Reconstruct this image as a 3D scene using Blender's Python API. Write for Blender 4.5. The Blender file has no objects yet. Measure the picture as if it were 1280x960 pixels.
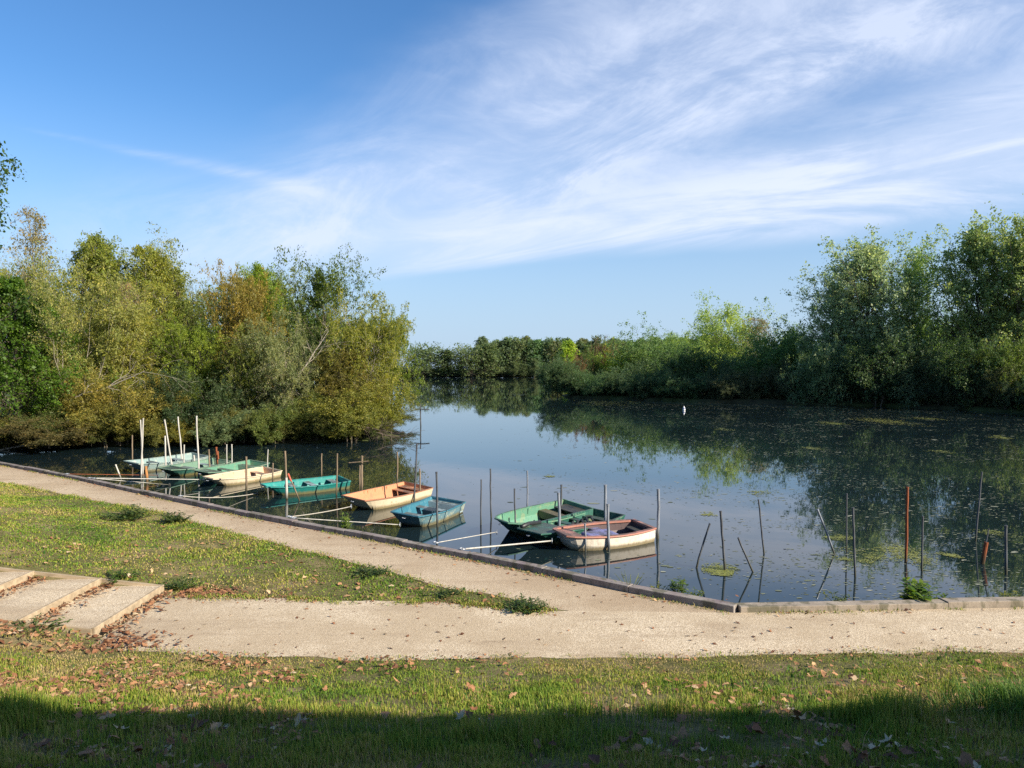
import bpy, math, random
import numpy as np
R = math.radians
rng = np.random.default_rng(7)
random.seed(7)
SC = bpy.context.scene
COL = SC.collection

# ------------------------------------------------------------------ camera model
F_PX, CAM_H, PITCH = 930.0, 4.6, R(1.232)
def ray(px, py):
    cx, cy = (px-640)/F_PX, -(py-480)/F_PX
    c, s = math.cos(PITCH), math.sin(PITCH)
    return np.array([cx, c+cy*s, -s+cy*c])
def on_z(px, py, z=0.0):
    d = ray(px, py); t = (z-CAM_H)/d[2]
    return np.array([d[0]*t, d[1]*t, z])
def on_y(px, py, y):
    d = ray(px, py); t = y/d[1]
    return np.array([d[0]*t, y, CAM_H+d[2]*t])

# ------------------------------------------------------------------ helpers
def tag(o, label=None, cat=None, group=None, kind=None):
    if label: o['label'] = label
    if cat: o['category'] = cat
    if group: o['group'] = group
    if kind: o['kind'] = kind
    return o
def link(name, me, mat=None, parent=None, loc=None):
    o = bpy.data.objects.new(name, me); COL.objects.link(o)
    if mat is not None and me is not None:
        if len(me.materials) == 0: me.materials.append(mat)
    if parent is not None: o.parent = parent
    if loc is not None: o.location = loc
    return o
def empty(name, loc=(0,0,0), rz=0.0):
    o = bpy.data.objects.new(name, None); COL.objects.link(o)
    o.location = loc; o.rotation_euler = (0,0,rz); o.empty_display_size = .3
    return o
def np_mesh(name, verts, faces, attr=None, smooth=False):
    """verts (N,3); faces: list of (M,k) int arrays; attr: dict of point floats"""
    me = bpy.data.meshes.new(name)
    verts = np.asarray(verts, np.float32)
    fl = [np.asarray(f, np.int32) for f in faces if len(f)]
    nl = sum(f.size for f in fl); npoly = sum(len(f) for f in fl)
    me.vertices.add(len(verts)); me.vertices.foreach_set('co', verts.ravel())
    me.loops.add(nl); me.loops.foreach_set('vertex_index', np.concatenate([f.ravel() for f in fl]))
    me.polygons.add(npoly)
    tot = np.concatenate([np.full(len(f), f.shape[1], np.int32) for f in fl])
    st = np.concatenate([[0], np.cumsum(tot)[:-1]]).astype(np.int32)
    me.polygons.foreach_set('loop_start', st)
    if smooth: me.polygons.foreach_set('use_smooth', np.ones(npoly, bool))
    me.update(calc_edges=True)
    for k, v in (attr or {}).items():
        a = me.attributes.new(k, 'FLOAT', 'POINT'); a.data.foreach_set('value', np.asarray(v, np.float32))
    return me
class MB:
    """collects simple shapes into one mesh"""
    def __init__(s): s.v, s.f = [], []
    def add(s, vs, fs):
        b = len(s.v); s.v += [tuple(v) for v in vs]; s.f += [tuple(i+b for i in f) for f in fs]
    def box(s, x0, x1, y0, y1, z0, z1):
        s.add([(x,y,z) for z in (z0,z1) for y in (y0,y1) for x in (x0,x1)],
              [(0,2,3,1),(4,5,7,6),(0,1,5,4),(2,6,7,3),(0,4,6,2),(1,3,7,5)])
    def tube(s, pts, rad, n=8, cap=True):
        pts = [np.array(p, float) for p in pts]
        rads = rad if hasattr(rad, '__len__') else [rad]*len(pts)
        rings = []
        for i, p in enumerate(pts):
            t = pts[min(i+1,len(pts)-1)]-pts[max(i-1,0)]; t = t/np.linalg.norm(t)
            a = np.cross(t, (0,0,1) if abs(t[2])<.9 else (1,0,0)); a /= np.linalg.norm(a); b = np.cross(t, a)
            rings.append([p+rads[i]*(math.cos(k*2*math.pi/n)*a+math.sin(k*2*math.pi/n)*b) for k in range(n)])
        vs = [v for r in rings for v in r]; fs = []
        for i in range(len(pts)-1):
            for k in range(n):
                fs.append((i*n+k, i*n+(k+1)%n, (i+1)*n+(k+1)%n, (i+1)*n+k))
        if cap: fs += [tuple(range(n))[::-1], tuple((len(pts)-1)*n+k for k in range(n))]
        s.add(vs, fs)
    def mesh(s, name, smooth=False):
        me = bpy.data.meshes.new(name); me.from_pydata(s.v, [], s.f)
        if smooth: me.polygons.foreach_set('use_smooth', [True]*len(me.polygons))
        import bmesh
        bm = bmesh.new(); bm.from_mesh(me); bmesh.ops.recalc_face_normals(bm, faces=bm.faces); bm.to_mesh(me); bm.free()
        me.update(); return me
    def build(s, name, mat, parent=None, smooth=False, bevel=0.0):
        o = link(name, s.mesh(name, smooth), mat, parent)
        if bevel:
            m = o.modifiers.new('b', 'BEVEL'); m.width = bevel; m.segments = 2; m.limit_method = 'ANGLE'
        return o

_H = np.random.default_rng(99).random((256,256))
def vnoise(x, y, s=1.0, off=0):
    x = np.asarray(x)*s+off*17.3; y = np.asarray(y)*s+off*9.1
    xi, yi = np.floor(x).astype(int), np.floor(y).astype(int); fx, fy = x-xi, y-yi
    fx, fy = fx*fx*(3-2*fx), fy*fy*(3-2*fy)
    g = lambda a,b: _H[a&255, b&255]
    return (g(xi,yi)*(1-fx)+g(xi+1,yi)*fx)*(1-fy)+(g(xi,yi+1)*(1-fx)+g(xi+1,yi+1)*fx)*fy
def fbm(x, y, s=1.0, off=0):
    return (vnoise(x,y,s,off)+.5*vnoise(x,y,2.1*s,off+1)+.25*vnoise(x,y,4.3*s,off+2))/1.75
def inpoly(x, y, poly):
    x, y = np.asarray(x), np.asarray(y); r = np.zeros(x.shape, bool); n = len(poly)
    for i in range(n):
        x0,y0 = poly[i][:2]; x1,y1 = poly[(i+1)%n][:2]
        c = ((y0>y)!=(y1>y)) & (x < (x1-x0)*(y-y0)/((y1-y0) if y1!=y0 else 1e-9)+x0); r ^= c
    return r
def dist_poly(x, y, pl):
    """distance to an open polyline"""
    d = np.full(np.shape(x), 1e9)
    for (x0,y0),(x1,y1) in zip(pl[:-1], pl[1:]):
        dx,dy = x1-x0,y1-y0; t = np.clip(((x-x0)*dx+(y-y0)*dy)/(dx*dx+dy*dy),0,1)
        d = np.minimum(d, np.hypot(x-x0-t*dx, y-y0-t*dy))
    return d

# ------------------------------------------------------------------ material helpers
class N:
    def __init__(s, mat): s.nt = mat.node_tree; s.n = s.nt.nodes; s.l = s.nt.links
    def node(s, t, **k):
        n = s.n.new(t)
        for a, v in k.items():
            if a.startswith('i_'): n.inputs[a[2:].replace('_',' ')].default_value = v
            else: setattr(n, a, v)
        return n
    def con(s, a, b): s.l.new(a, b)
    def m(s, op, a, b=None, c=None, clamp=False):
        n = s.n.new('ShaderNodeMath'); n.operation = op; n.use_clamp = clamp
        for i, v in enumerate((a,b,c)):
            if v is None: continue
            if isinstance(v, (int,float)): n.inputs[i].default_value = v
            else: s.l.new(v, n.inputs[i])
        return n.outputs[0]
    def sstep(s, x, a, b):
        n = s.n.new('ShaderNodeMapRange'); n.interpolation_type = 'SMOOTHSTEP'
        s.l.new(x, n.inputs[0]); n.inputs[1].default_value = a; n.inputs[2].default_value = b
        return n.outputs[0]
    def ramp(s, fac, stops):
        n = s.n.new('ShaderNodeValToRGB'); e = n.color_ramp.elements
        while len(e) < len(stops): e.new(.5)
        for el, (p, c) in zip(e, stops): el.position = p; el.color = (*c,1)
        s.l.new(fac, n.inputs[0]); return n.outputs[0]
    def noise(s, vec, scale, detail=4, rough=.55, dist=0.0):
        n = s.node('ShaderNodeTexNoise'); n.inputs['Scale'].default_value = scale; n.inputs['Detail'].default_value = detail
        n.inputs['Roughness'].default_value = rough; n.inputs['Distortion'].default_value = dist
        if vec is not None: s.l.new(vec, n.inputs['Vector'])
        return n.outputs['Fac']
    def mix(s, fac, a, b, mode='MIX'):
        n = s.n.new('ShaderNodeMix'); n.data_type = 'RGBA'; n.blend_type = mode
        for i, v in ((0,fac),(6,a),(7,b)):
            if isinstance(v, (int,float)): n.inputs[i].default_value = v
            elif isinstance(v, tuple): n.inputs[i].default_value = (*v,1) if len(v)==3 else v
            else: s.l.new(v, n.inputs[i])
        return n.outputs[2]
def mat(name):
    m = bpy.data.materials.new(name); m.use_nodes = True; m.node_tree.nodes.clear()
    k = N(m); out = k.node('ShaderNodeOutputMaterial')
    return m, k, out
def bsdf(k, out, col, rough=.6, spec=.3, bump=None, bstr=.3, bdist=.02, metal=0.0):
    b = k.node('ShaderNodeBsdfPrincipled')
    if isinstance(col, tuple): b.inputs['Base Color'].default_value = (*col,1)
    else: k.con(col, b.inputs['Base Color'])
    if isinstance(rough, (int,float)): b.inputs['Roughness'].default_value = rough
    else: k.con(rough, b.inputs['Roughness'])
    b.inputs['Specular IOR Level'].default_value = spec; b.inputs['Metallic'].default_value = metal
    if bump is not None:
        n = k.node('ShaderNodeBump'); n.inputs['Strength'].default_value = bstr; n.inputs['Distance'].default_value = bdist
        k.con(bump, n.inputs['Height']); k.con(n.outputs[0], b.inputs['Normal'])
    k.con(b.outputs[0], out.inputs[0]); return b
def pos(k): return k.node('ShaderNodeNewGeometry').outputs['Position']
def objco(k): return k.node('ShaderNodeTexCoord').outputs['Object']
def mapped(k, vec, sc):
    n = k.node('ShaderNodeMapping'); n.inputs['Scale'].default_value = sc; k.con(vec, n.inputs['Vector']); return n.outputs[0]

def leaf_material(name, trans=.48, rough=.5):
    m, k, out = mat(name)
    a = k.node('ShaderNodeAttribute', attribute_name='tone').outputs['Fac']
    oc = k.node('ShaderNodeObjectInfo').outputs['Color']
    r = k.ramp(a, [(0,(.42,.56,.55)), (.35,(.82,.92,.8)), (.65,(1.15,1.10,.9)), (1,(2.0,1.6,1.1))])
    c = k.mix(1.0, oc, r, 'MULTIPLY')
    b = k.node('ShaderNodeBsdfPrincipled'); k.con(c, b.inputs['Base Color']); b.inputs['Roughness'].default_value = rough
    b.inputs['Specular IOR Level'].default_value = .3
    t = k.node('ShaderNodeBsdfTranslucent'); k.con(k.mix(1.0, c, (1.15,1.2,.6), 'MULTIPLY'), t.inputs['Color'])
    x = k.node('ShaderNodeMixShader'); x.inputs[0].default_value = trans
    k.con(b.outputs[0], x.inputs[1]); k.con(t.outputs[0], x.inputs[2]); k.con(x.outputs[0], out.inputs[0])
    return m
def bark_material(name, c0, c1):
    m, k, out = mat(name)
    f = k.noise(mapped(k, objco(k), (1,1,.25)), 6, 5)
    bsdf(k, out, k.ramp(f, [(.3,c0),(.7,c1)]), .9, .15, f, .4, .03); return m
M_LEAF = leaf_material('leaf')
M_BARK = bark_material('bark', (.05,.042,.032), (.16,.135,.10))
M_BARKPALE = bark_material('pale_bark', (.17,.15,.11), (.36,.32,.25))

def paint(name, c, wear=.35, wearcol=None, rough=.45, stain=True, spec=.4):
    m, k, out = mat(name); o = objco(k)
    f = k.noise(o, 4.5, 8, .7); f2 = k.noise(mapped(k, o, (9,9,1.5)), 2.0, 5, .6)
    wc = wearcol or tuple(x*.5+.06 for x in c)
    col = k.mix(k.m('MULTIPLY', k.sstep(f, .52, .60), wear), c, wc)
    nz = k.node('ShaderNodeSeparateXYZ'); k.con(k.node('ShaderNodeNewGeometry').outputs['Normal'], nz.inputs[0])
    gr_ = k.noise(o, 2.6, 7, .7); col = k.mix(k.m('MULTIPLY', k.m('MULTIPLY', k.sstep(nz.outputs[2], .7, .95), k.sstep(gr_, .36, .56)), .8), col, (.055,.05,.035))
    col = k.mix(k.m('MULTIPLY', k.sstep(f2, .55, .75), wear*.8), col, tuple(x*.35 for x in c))
    if stain:
        sx = k.node('ShaderNodeSeparateXYZ'); k.con(pos(k), sx.inputs[0])
        h = k.m('ADD', sx.outputs[2], k.m('MULTIPLY', k.m('SUBTRACT', f2, .5), .12))
        s = k.m('SUBTRACT', 1.0, k.sstep(h, .03, .15))
        col = k.mix(k.m('MULTIPLY', s, .8), col, (.16,.12,.04))
    bsdf(k, out, col, k.m('ADD', k.m('MULTIPLY', f, .4), rough-.15), spec, f, .15, .01); return m
def plain(name, c, c2=None, rough=.6, scale=8, spec=.3, bump=.2, metal=0, streak=(1,1,1), water=False):
    m, k, out = mat(name); f = k.noise(mapped(k, objco(k), streak), scale, 6, .6)
    col = k.ramp(f, [(.35,c),(.68,c2 or tuple(x*.6 for x in c))])
    if water:
        sx = k.node('ShaderNodeSeparateXYZ'); k.con(pos(k), sx.inputs[0]); h = k.m('ADD', sx.outputs[2], k.m('MULTIPLY', k.m('SUBTRACT', f, .5), .35))
        col = k.mix(k.m('MULTIPLY', k.m('SUBTRACT', 1.0, k.sstep(h,.06,.32)), .85), col, (.045,.045,.025))
    bsdf(k, out, col, rough, spec, f, bump, .01, metal); return m

# ------------------------------------------------------------------ world, sun, render settings
SUN_AZ, SUN_EL = R(119), R(29)          # clockwise from +Y, seen from above
sun_dir = np.array([math.sin(SUN_AZ)*math.cos(SUN_EL), math.cos(SUN_AZ)*math.cos(SUN_EL), math.sin(SUN_EL)])
def make_world():
    w = bpy.data.worlds.new('World'); SC.world = w; w.use_nodes = True; w.node_tree.nodes.clear()
    k = N(w); out = k.node('ShaderNodeOutputWorld'); bg = k.node('ShaderNodeBackground')
    sky = k.node('ShaderNodeTexSky'); sky.sky_type = 'NISHITA'; sky.sun_disc = False
    sky.sun_elevation = SUN_EL; sky.sun_rotation = SUN_AZ; sky.altitude = 100
    sky.air_density = 1.0; sky.dust_density = .6; sky.ozone_density = 3.0
    sx = k.node('ShaderNodeSeparateXYZ'); k.con(k.node('ShaderNodeTexCoord').outputs['Generated'], sx.inputs[0])
    x, y, z = sx.outputs
    ya = k.m('MAXIMUM', k.m('ABSOLUTE', y), .08)
    u, v = k.m('DIVIDE', x, ya), k.m('DIVIDE', z, ya)
    def rot(th, u0=0, v0=0):
        du, dv = k.m('SUBTRACT', u, u0), k.m('SUBTRACT', v, v0); c, s = math.cos(R(th)), math.sin(R(th))
        return (k.m('ADD', k.m('MULTIPLY', du, c), k.m('MULTIPLY', dv, s)), k.m('SUBTRACT', k.m('MULTIPLY', dv, c), k.m('MULTIPLY', du, s)))
    def streak(a, b, sa, sb, sc=1.0, det=7, dist=.6, z=0.0, rough=.6):
        c = k.node('ShaderNodeCombineXYZ'); k.con(k.m('MULTIPLY', a, sa), c.inputs[0]); k.con(k.m('MULTIPLY', b, sb), c.inputs[1]); c.inputs[2].default_value = z
        return k.noise(c.outputs[0], sc, det, rough, dist)
    def gauss(b, w):
        q = k.m('DIVIDE', b, w); return k.m('EXPONENT', k.m('MULTIPLY', k.m('MULTIPLY', q, q), -1.0))
    a1, b1 = rot(7.5, 0, .163)
    a2, b2 = rot(17)
    s1 = streak(a1, b1, 2.2, 17, 1.0, 9, .7, 3.1, .62)
    s2 = streak(a2, b2, 3.6, 9, 1.0, 9, .7, 7.7, .66)
    s3 = streak(a1, b1, 1.1, 4.5, 1.0, 4, .3, 1.2)
    rip = streak(*rot(-14), 7, 26, 1.0, 6, .5, 5.5)
    # main bright band, widening to the right
    wid = k.m('ADD', .03, k.m('MULTIPLY', k.m('MAXIMUM', u, 0.0), .075))
    cen = k.m('SUBTRACT', b1, k.m('MULTIPLY', k.m('MAXIMUM', u, 0.0), .02))
    cen = k.m('ADD', cen, k.m('MULTIPLY', k.m('SUBTRACT', s3, .5), .06))
    lo = k.sstep(k.m('DIVIDE', cen, wid), -1.05, -.25)
    hi = k.m('SUBTRACT', 1.0, k.sstep(k.m('DIVIDE', cen, wid), .4, 2.2))
    band = k.m('MULTIPLY', k.m('MULTIPLY', lo, hi), k.sstep(u, -.30, -.06))
    band = k.m('MULTIPLY', band, k.m('ADD', .34, k.m('MULTIPLY', k.sstep(s1, .40, .62), .62)))
    # thin veil above it
    veil = k.sstep(k.m('ADD', k.m('SUBTRACT', k.m('ADD', .50, k.m('MULTIPLY', u, .56)), v), k.m('MULTIPLY', k.m('SUBTRACT', s3, .5), .25)), -.03, .17)
    veil = k.m('MULTIPLY', veil, k.sstep(cen, -.035, .05))
    veil = k.m('MULTIPLY', veil, k.sstep(u, -.70, -.28))
    tex = k.m('ADD', .36, k.m('ADD', k.m('MULTIPLY', k.sstep(s2, .34, .72), .44), k.m('MULTIPLY', k.sstep(rip, .45, .8), .14)))
    veil = k.m('MULTIPLY', veil, tex)
    # brighter diagonal streak and the clear wedge below it
    a4, b4 = rot(24, .33, .36)
    st = k.m('MULTIPLY', k.m('MULTIPLY', gauss(b4, .03), gauss(a4, .36)), k.m('MULTIPLY', k.sstep(s2, .3, .65), .45))
    a5, b5 = rot(13, .47, .335)
    gap = k.m('SUBTRACT', 1.0, k.m('MULTIPLY', k.m('MULTIPLY', gauss(b5, .045), gauss(a5, .30)), .72))
    # contrail and a faint low patch
    a6, b6 = rot(-12.5, -.45, .277)
    b6 = k.m('ADD', b6, k.m('MULTIPLY', k.m('SUBTRACT', s3, .5), .03))
    ct = k.m('MULTIPLY', k.m('MULTIPLY', gauss(b6, k.m('ADD', .007, k.m('MULTIPLY', k.m('MAXIMUM', a6, -.2), .02))), k.sstep(a6, -.26, -.02)), k.m('SUBTRACT', 1.0, k.sstep(a6, .15, .30)))
    ct = k.m('MULTIPLY', ct, k.m('ADD', .03, k.m('MULTIPLY', k.sstep(s1, .3, .7), .46)))
    a7, b7 = rot(8, -.36, .205)
    pt = k.m('MULTIPLY', k.m('MULTIPLY', gauss(b7, .06), gauss(a7, .28)), k.m('MULTIPLY', k.sstep(s2, .25, .7), .46))
    den = k.m('ADD', k.m('MULTIPLY', k.m('ADD', veil, st), gap), k.m('ADD', ct, pt))
    den = k.m('SUBTRACT', 1.0, k.m('MULTIPLY', k.m('SUBTRACT', 1.0, band), k.m('SUBTRACT', 1.0, k.m('MINIMUM', den, .8))))
    den = k.m('MULTIPLY', den, k.sstep(z, .02, .12), None, True)
    hs = k.node('ShaderNodeHueSaturation'); hs.inputs['Saturation'].default_value = 1.15; hs.inputs['Value'].default_value = 1.0
    k.con(sky.outputs[0], hs.inputs['Color'])
    base = k.mix(1.0, hs.outputs[0], (.70,.84,.94), 'MULTIPLY')
    hz = k.m('MULTIPLY', k.m('SUBTRACT', 1.0, k.sstep(z, -.02, .34)), .92)
    base = k.mix(hz, base, (2.6,3.4,4.5))
    col = k.mix(den, base, (4.3,4.75,5.75))
    k.con(col, bg.inputs[0]); bg.inputs[1].default_value = .1
    k.con(bg.outputs[0], out.inputs[0])
make_world()
sl = bpy.data.lights.new('sun', 'SUN'); sl.energy = 5.0; sl.angle = R(.5); sl.color = (1,.90,.74)
so = bpy.data.objects.new('sun', sl); COL.objects.link(so)
from mathutils import Vector
so.rotation_euler = Vector(sun_dir).to_track_quat('Z','Y').to_euler(); so.location = (40,-30,40)
cam = bpy.data.cameras.new('camera'); co = bpy.data.objects.new('camera', cam); COL.objects.link(co)
co.location = (0,0,CAM_H); co.rotation_euler = (R(90)-PITCH,0,0); cam.sensor_width = 36; cam.lens = F_PX/1280*36
cam.clip_end = 6000; SC.camera = co
vs = SC.view_settings; vs.view_transform = 'Standard'; vs.look = 'None'; vs.exposure = 0.95; vs.gamma = 1
cy = SC.cycles
cy.max_bounces = 8; cy.diffuse_bounces = 3; cy.glossy_bounces = 3; cy.transmission_bounces = 4; cy.volume_bounces = 0
cy.use_denoising = False; cy.denoiser = 'OPENIMAGEDENOISE'; cy.denoising_input_passes = 'RGB_ALBEDO_NORMAL'
cy.use_adaptive_sampling = True; cy.adaptive_threshold = .01
cy.caustics_reflective = False; cy.caustics_refractive = False
SC.render.film_transparent = False; SC.render.filter_size = 1.35

# ------------------------------------------------------------------ plan of the bank
ZP = .45
KT = ZP+.12
kpx = [(-260,534),(-120,557),(0,578),(100,597),(200,618.5),(320,643.5),(460,668.5),(620,699),(800,736),(918,757.5)]
kerb_l = [on_z(x,y,KT)[:2] for x,y in kpx]
corner = kerb_l[-1]
kerb_r = [corner, on_z(1278,751,KT)[:2]]
kdir = (kerb_r[1]-corner)/np.linalg.norm(kerb_r[1]-corner)
kend = kerb_r[1]
right_far = corner+kdir*30
NEAR = [np.array(p) for p in ((-40,11.4),(-20,11.36),(-6.75,11.34))]+[on_z(x,y,ZP)[:2] for x,y in ((140,812),(300,822),(500,824),(640,823.5),(900,820),(1280,815))]+[np.array((40,11.3))]
LEFT = [on_z(x,y,ZP)[:2] for x,y in ((-260,556),(-120,580),(0,603),(100,622),(200,641),(300,667),(400,694),(500,718),(580,738),(640,752),(688,762))]
MIDB = [on_z(x,y,ZP)[:2] for x,y in ((688,764),(640,760),(550,754),(400,749),(300,747),(212,746))]
tri_poly = [tuple(p) for p in LEFT]+[tuple(p) for p in MIDB]+[(-6.4,13.9),(-40,13.9),(-40,LEFT[0][1])]
ny_x = np.array([p[0] for p in NEAR]); ny_y = np.array([p[1] for p in NEAR])
LP = [tuple(p) for p in LEFT]
land_poly = [(-60,-40),(45,-40)]+[tuple(right_far)]+[tuple(corner)]+[tuple(p) for p in kerb_l[::-1]]+[(-60,kerb_l[0][1]+6)]
def tz(x, y):
    x, y = np.asarray(x,float), np.asarray(y,float)
    s1 = np.maximum(0, np.interp(x, ny_x, ny_y)-y); s1 = s1*s1/(s1+.5)
    z = ZP+.24*np.minimum(s1, 14)
    s2 = np.clip(-6.45-x, 0, 16)
    intri = inpoly(x,y,tri_poly) & (y<60)
    dl = np.where(intri|(y<14), dist_poly(x,y,LP), 0)
    fade = np.clip(dl/6,0,1); fade = fade*fade*(3-2*fade)
    z = z+.112*s2*fade+np.where((x<-6.45)&(y<14.6)&(y>10.6), .10*np.clip((-6.45-x)/.4,0,1), 0)
    rough = np.where(intri|(s1>.05), 1.0, 0)*np.clip(np.minimum(np.where(intri,dl,9),np.where(s1>0,s1,9)),0,1)
    z = z+rough*((fbm(x,y,.8)-.5)*.10+(fbm(x,y,3.1,4)-.5)*.05)
    st = (x<-6.42)&(x>-13)&(y>11.4)&(y<13.75)
    return z-np.where(st,.12,0)

def soil_material():
    m, k, out = mat('turf_soil'); p = pos(k)
    f = k.noise(p, 1.1, 6, .6); g = k.noise(p, 22, 5, .7); h = k.noise(p, 5, 4, .6)
    c = k.ramp(g, [(.3,(.060,.050,.025)),(.5,(.12,.115,.04)),(.75,(.24,.19,.09))])
    c = k.mix(k.m('MULTIPLY', k.sstep(f,.45,.62),.65), c, (.27,.20,.11))
    c = k.mix(k.m('MULTIPLY', k.sstep(h,.58,.7),.4), c, (.07,.09,.025))
    bsdf(k, out, c, .95, .1, g, .8, .03); return m
def gravel_material():
    m, k, out = mat('gravel'); p = pos(k)
    v = k.node('ShaderNodeTexVoronoi'); v.inputs['Scale'].default_value = 64; k.con(p, v.inputs['Vector'])
    cs = k.node('ShaderNodeSeparateColor'); k.con(v.outputs['Color'], cs.inputs[0])
    st = k.ramp(cs.outputs[0], [(0,(.38,.30,.20)),(.55,(.57,.465,.325)),(.85,(.71,.605,.455)),(1,(.25,.19,.125))])
    f = k.noise(p, .55, 5, .6); g = k.noise(p, 7, 6, .65); fi = k.noise(p, 90, 3, .7)
    c = k.mix(k.m('MULTIPLY', k.sstep(f,.42,.62),.6), st, (.39,.30,.195))
    c = k.mix(k.m('MULTIPLY', k.sstep(g,.6,.75),.3), c, (.22,.15,.10))
    c = k.mix(k.m('MULTIPLY', k.sstep(fi,.62,.7),.5), c, (.13,.095,.07))
    w = k.noise(mapped(k, p, (.35,1.6,1)), 1.0, 5, .6); c = k.mix(k.m('MULTIPLY', k.sstep(w,.50,.66),.5), c, (.32,.24,.16))
    w2 = k.noise(mapped(k, p, (.5,2.2,1)), 1.3, 6, .65); c = k.mix(k.m('MULTIPLY', k.sstep(w2,.60,.70),.45), c, (.20,.14,.09))
    # trodden browner dust along the kerb
    a = k.node('ShaderNodeAttribute', attribute_name='edge').outputs['Fac']
    c = k.mix(k.m('MULTIPLY', a, .65), c, k.mix(g, (.22,.15,.09), (.42,.31,.205)))
    bsdf(k, out, c, .95, .1, k.m('ADD', k.m('MULTIPLY', v.outputs['Distance'], .6), fi), .55, .012); return m
M_SOIL, M_GRAVEL = soil_material(), gravel_material()

# bank: terrain sheet up to the kerb
gx, gy = np.arange(-44,42.01,.25), np.arange(-24,46.01,.25)
X, Y = np.meshgrid(gx, gy); Z = tz(X, Y)
inside = inpoly(X, Y, land_poly)
nx = len(gx); idx = np.arange(X.size).reshape(X.shape)
q = np.stack([idx[:-1,:-1],idx[:-1,1:],idx[1:,1:],idx[1:,:-1]],-1).reshape(-1,4)
Z = np.where(inside, Z, -1.2)
keep = inside.ravel()[q].any(1)
bank = link('ground', np_mesh('ground', np.stack([X,Y,Z],-1).reshape(-1,3), [q[keep]], smooth=True), M_SOIL)
tag(bank, kind='structure', label='sloping grassy bank below the viewer', cat='ground')

# gravel path, one irregular sheet over the flat strip
def wob(pts, amp, s, n, seed):
    pts = np.array(pts); d = np.r_[0, np.cumsum(np.hypot(*np.diff(pts,axis=0).T))]
    t = np.linspace(0, d[-1], n); x, y = np.interp(t,d,pts[:,0]), np.interp(t,d,pts[:,1])
    nrm = np.gradient(np.stack([x,y],-1),axis=0); nrm /= np.linalg.norm(nrm,axis=1)[:,None]
    w = (fbm(t, t*0+seed, s, seed)-.5)*2*amp+(fbm(t, t*0+seed, s*5, seed+3)-.5)*amp*.7
    return np.stack([x-nrm[:,1]*w, y+nrm[:,0]*w],-1)
left_e = wob(LEFT, .22, .5, 240, 1); mid_e = wob(MIDB, .12, .9, 120, 2); near_e = wob(NEAR[1:], .14, .8, 400, 5)
kerb_back = [np.array(p) for p in kerb_l]+[right_far]
def sheet(name, lower, upper, n, rows, z):
    def res(p):
        p = np.array(p); d = np.r_[0, np.cumsum(np.hypot(*np.diff(p,axis=0).T))]; t = np.linspace(0,d[-1],n)
        return np.stack([np.interp(t,d,p[:,0]),np.interp(t,d,p[:,1])],-1)
    a, b = res(lower), res(upper); s = np.linspace(0,1,rows)[:,None,None]
    P = a[None]*(1-s)+b[None]*s; ii = np.arange(n*rows).reshape(rows,n)
    f = np.stack([ii[:-1,:-1],ii[:-1,1:],ii[1:,1:],ii[1:,:-1]],-1).reshape(-1,4)
    e = np.repeat(np.clip((np.linspace(0,1,rows)-.25)/.75,0,1),n)
    return np.c_[P.reshape(-1,2), np.full(n*rows,z)], f, e
# path made of two joined sheets: along the kerb, and from the steps
v1, f1, e1 = sheet('a', list(left_e)+[left_e[-1]+(.3,-.12)], kerb_back[:10], 260, 10, ZP+.004)
up = list(mid_e[::-1])+[left_e[-1]+(.25,-.05)]
jx = left_e[-1]
# polygon for the remaining part: steps foot -> mid edge -> junction -> corner -> right kerb -> far right -> near edge back
ring = [(-6.3,13.75)]+[tuple(p) for p in mid_e[::-1]]+[tuple(jx+(.3,-.12)), tuple(corner), tuple(right_far), (30,11.3)]
ring += [tuple(p) for p in near_e[::-1] if -6.3 < p[0] < 29]+[(-6.3,11.0)]
import bmesh
bm = bmesh.new()
vv = [bm.verts.new((p[0],p[1],ZP+.004)) for p in ring]; bm.faces.new(vv); bmesh.ops.triangulate(bm, faces=bm.faces[:])
bm.verts.ensure_lookup_table(); bm.verts.index_update()
v2 = np.array([v.co[:] for v in bm.verts]); f2 = np.array([[v.index for v in f.verts] for f in bm.faces]); bm.free()
path = link('gravel_path', np_mesh('gravel_path', np.r_[v1,v2], [f1, f2+len(v1)], {'edge':np.r_[.45+.55*e1,np.zeros(len(v2))]}), M_GRAVEL)
me_ = path.data
for p_ in me_.polygons:
    if p_.normal.z < 0: p_.flip()
tag(path, kind='structure', label='pale gravel path along the water edge', cat='path')

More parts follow.
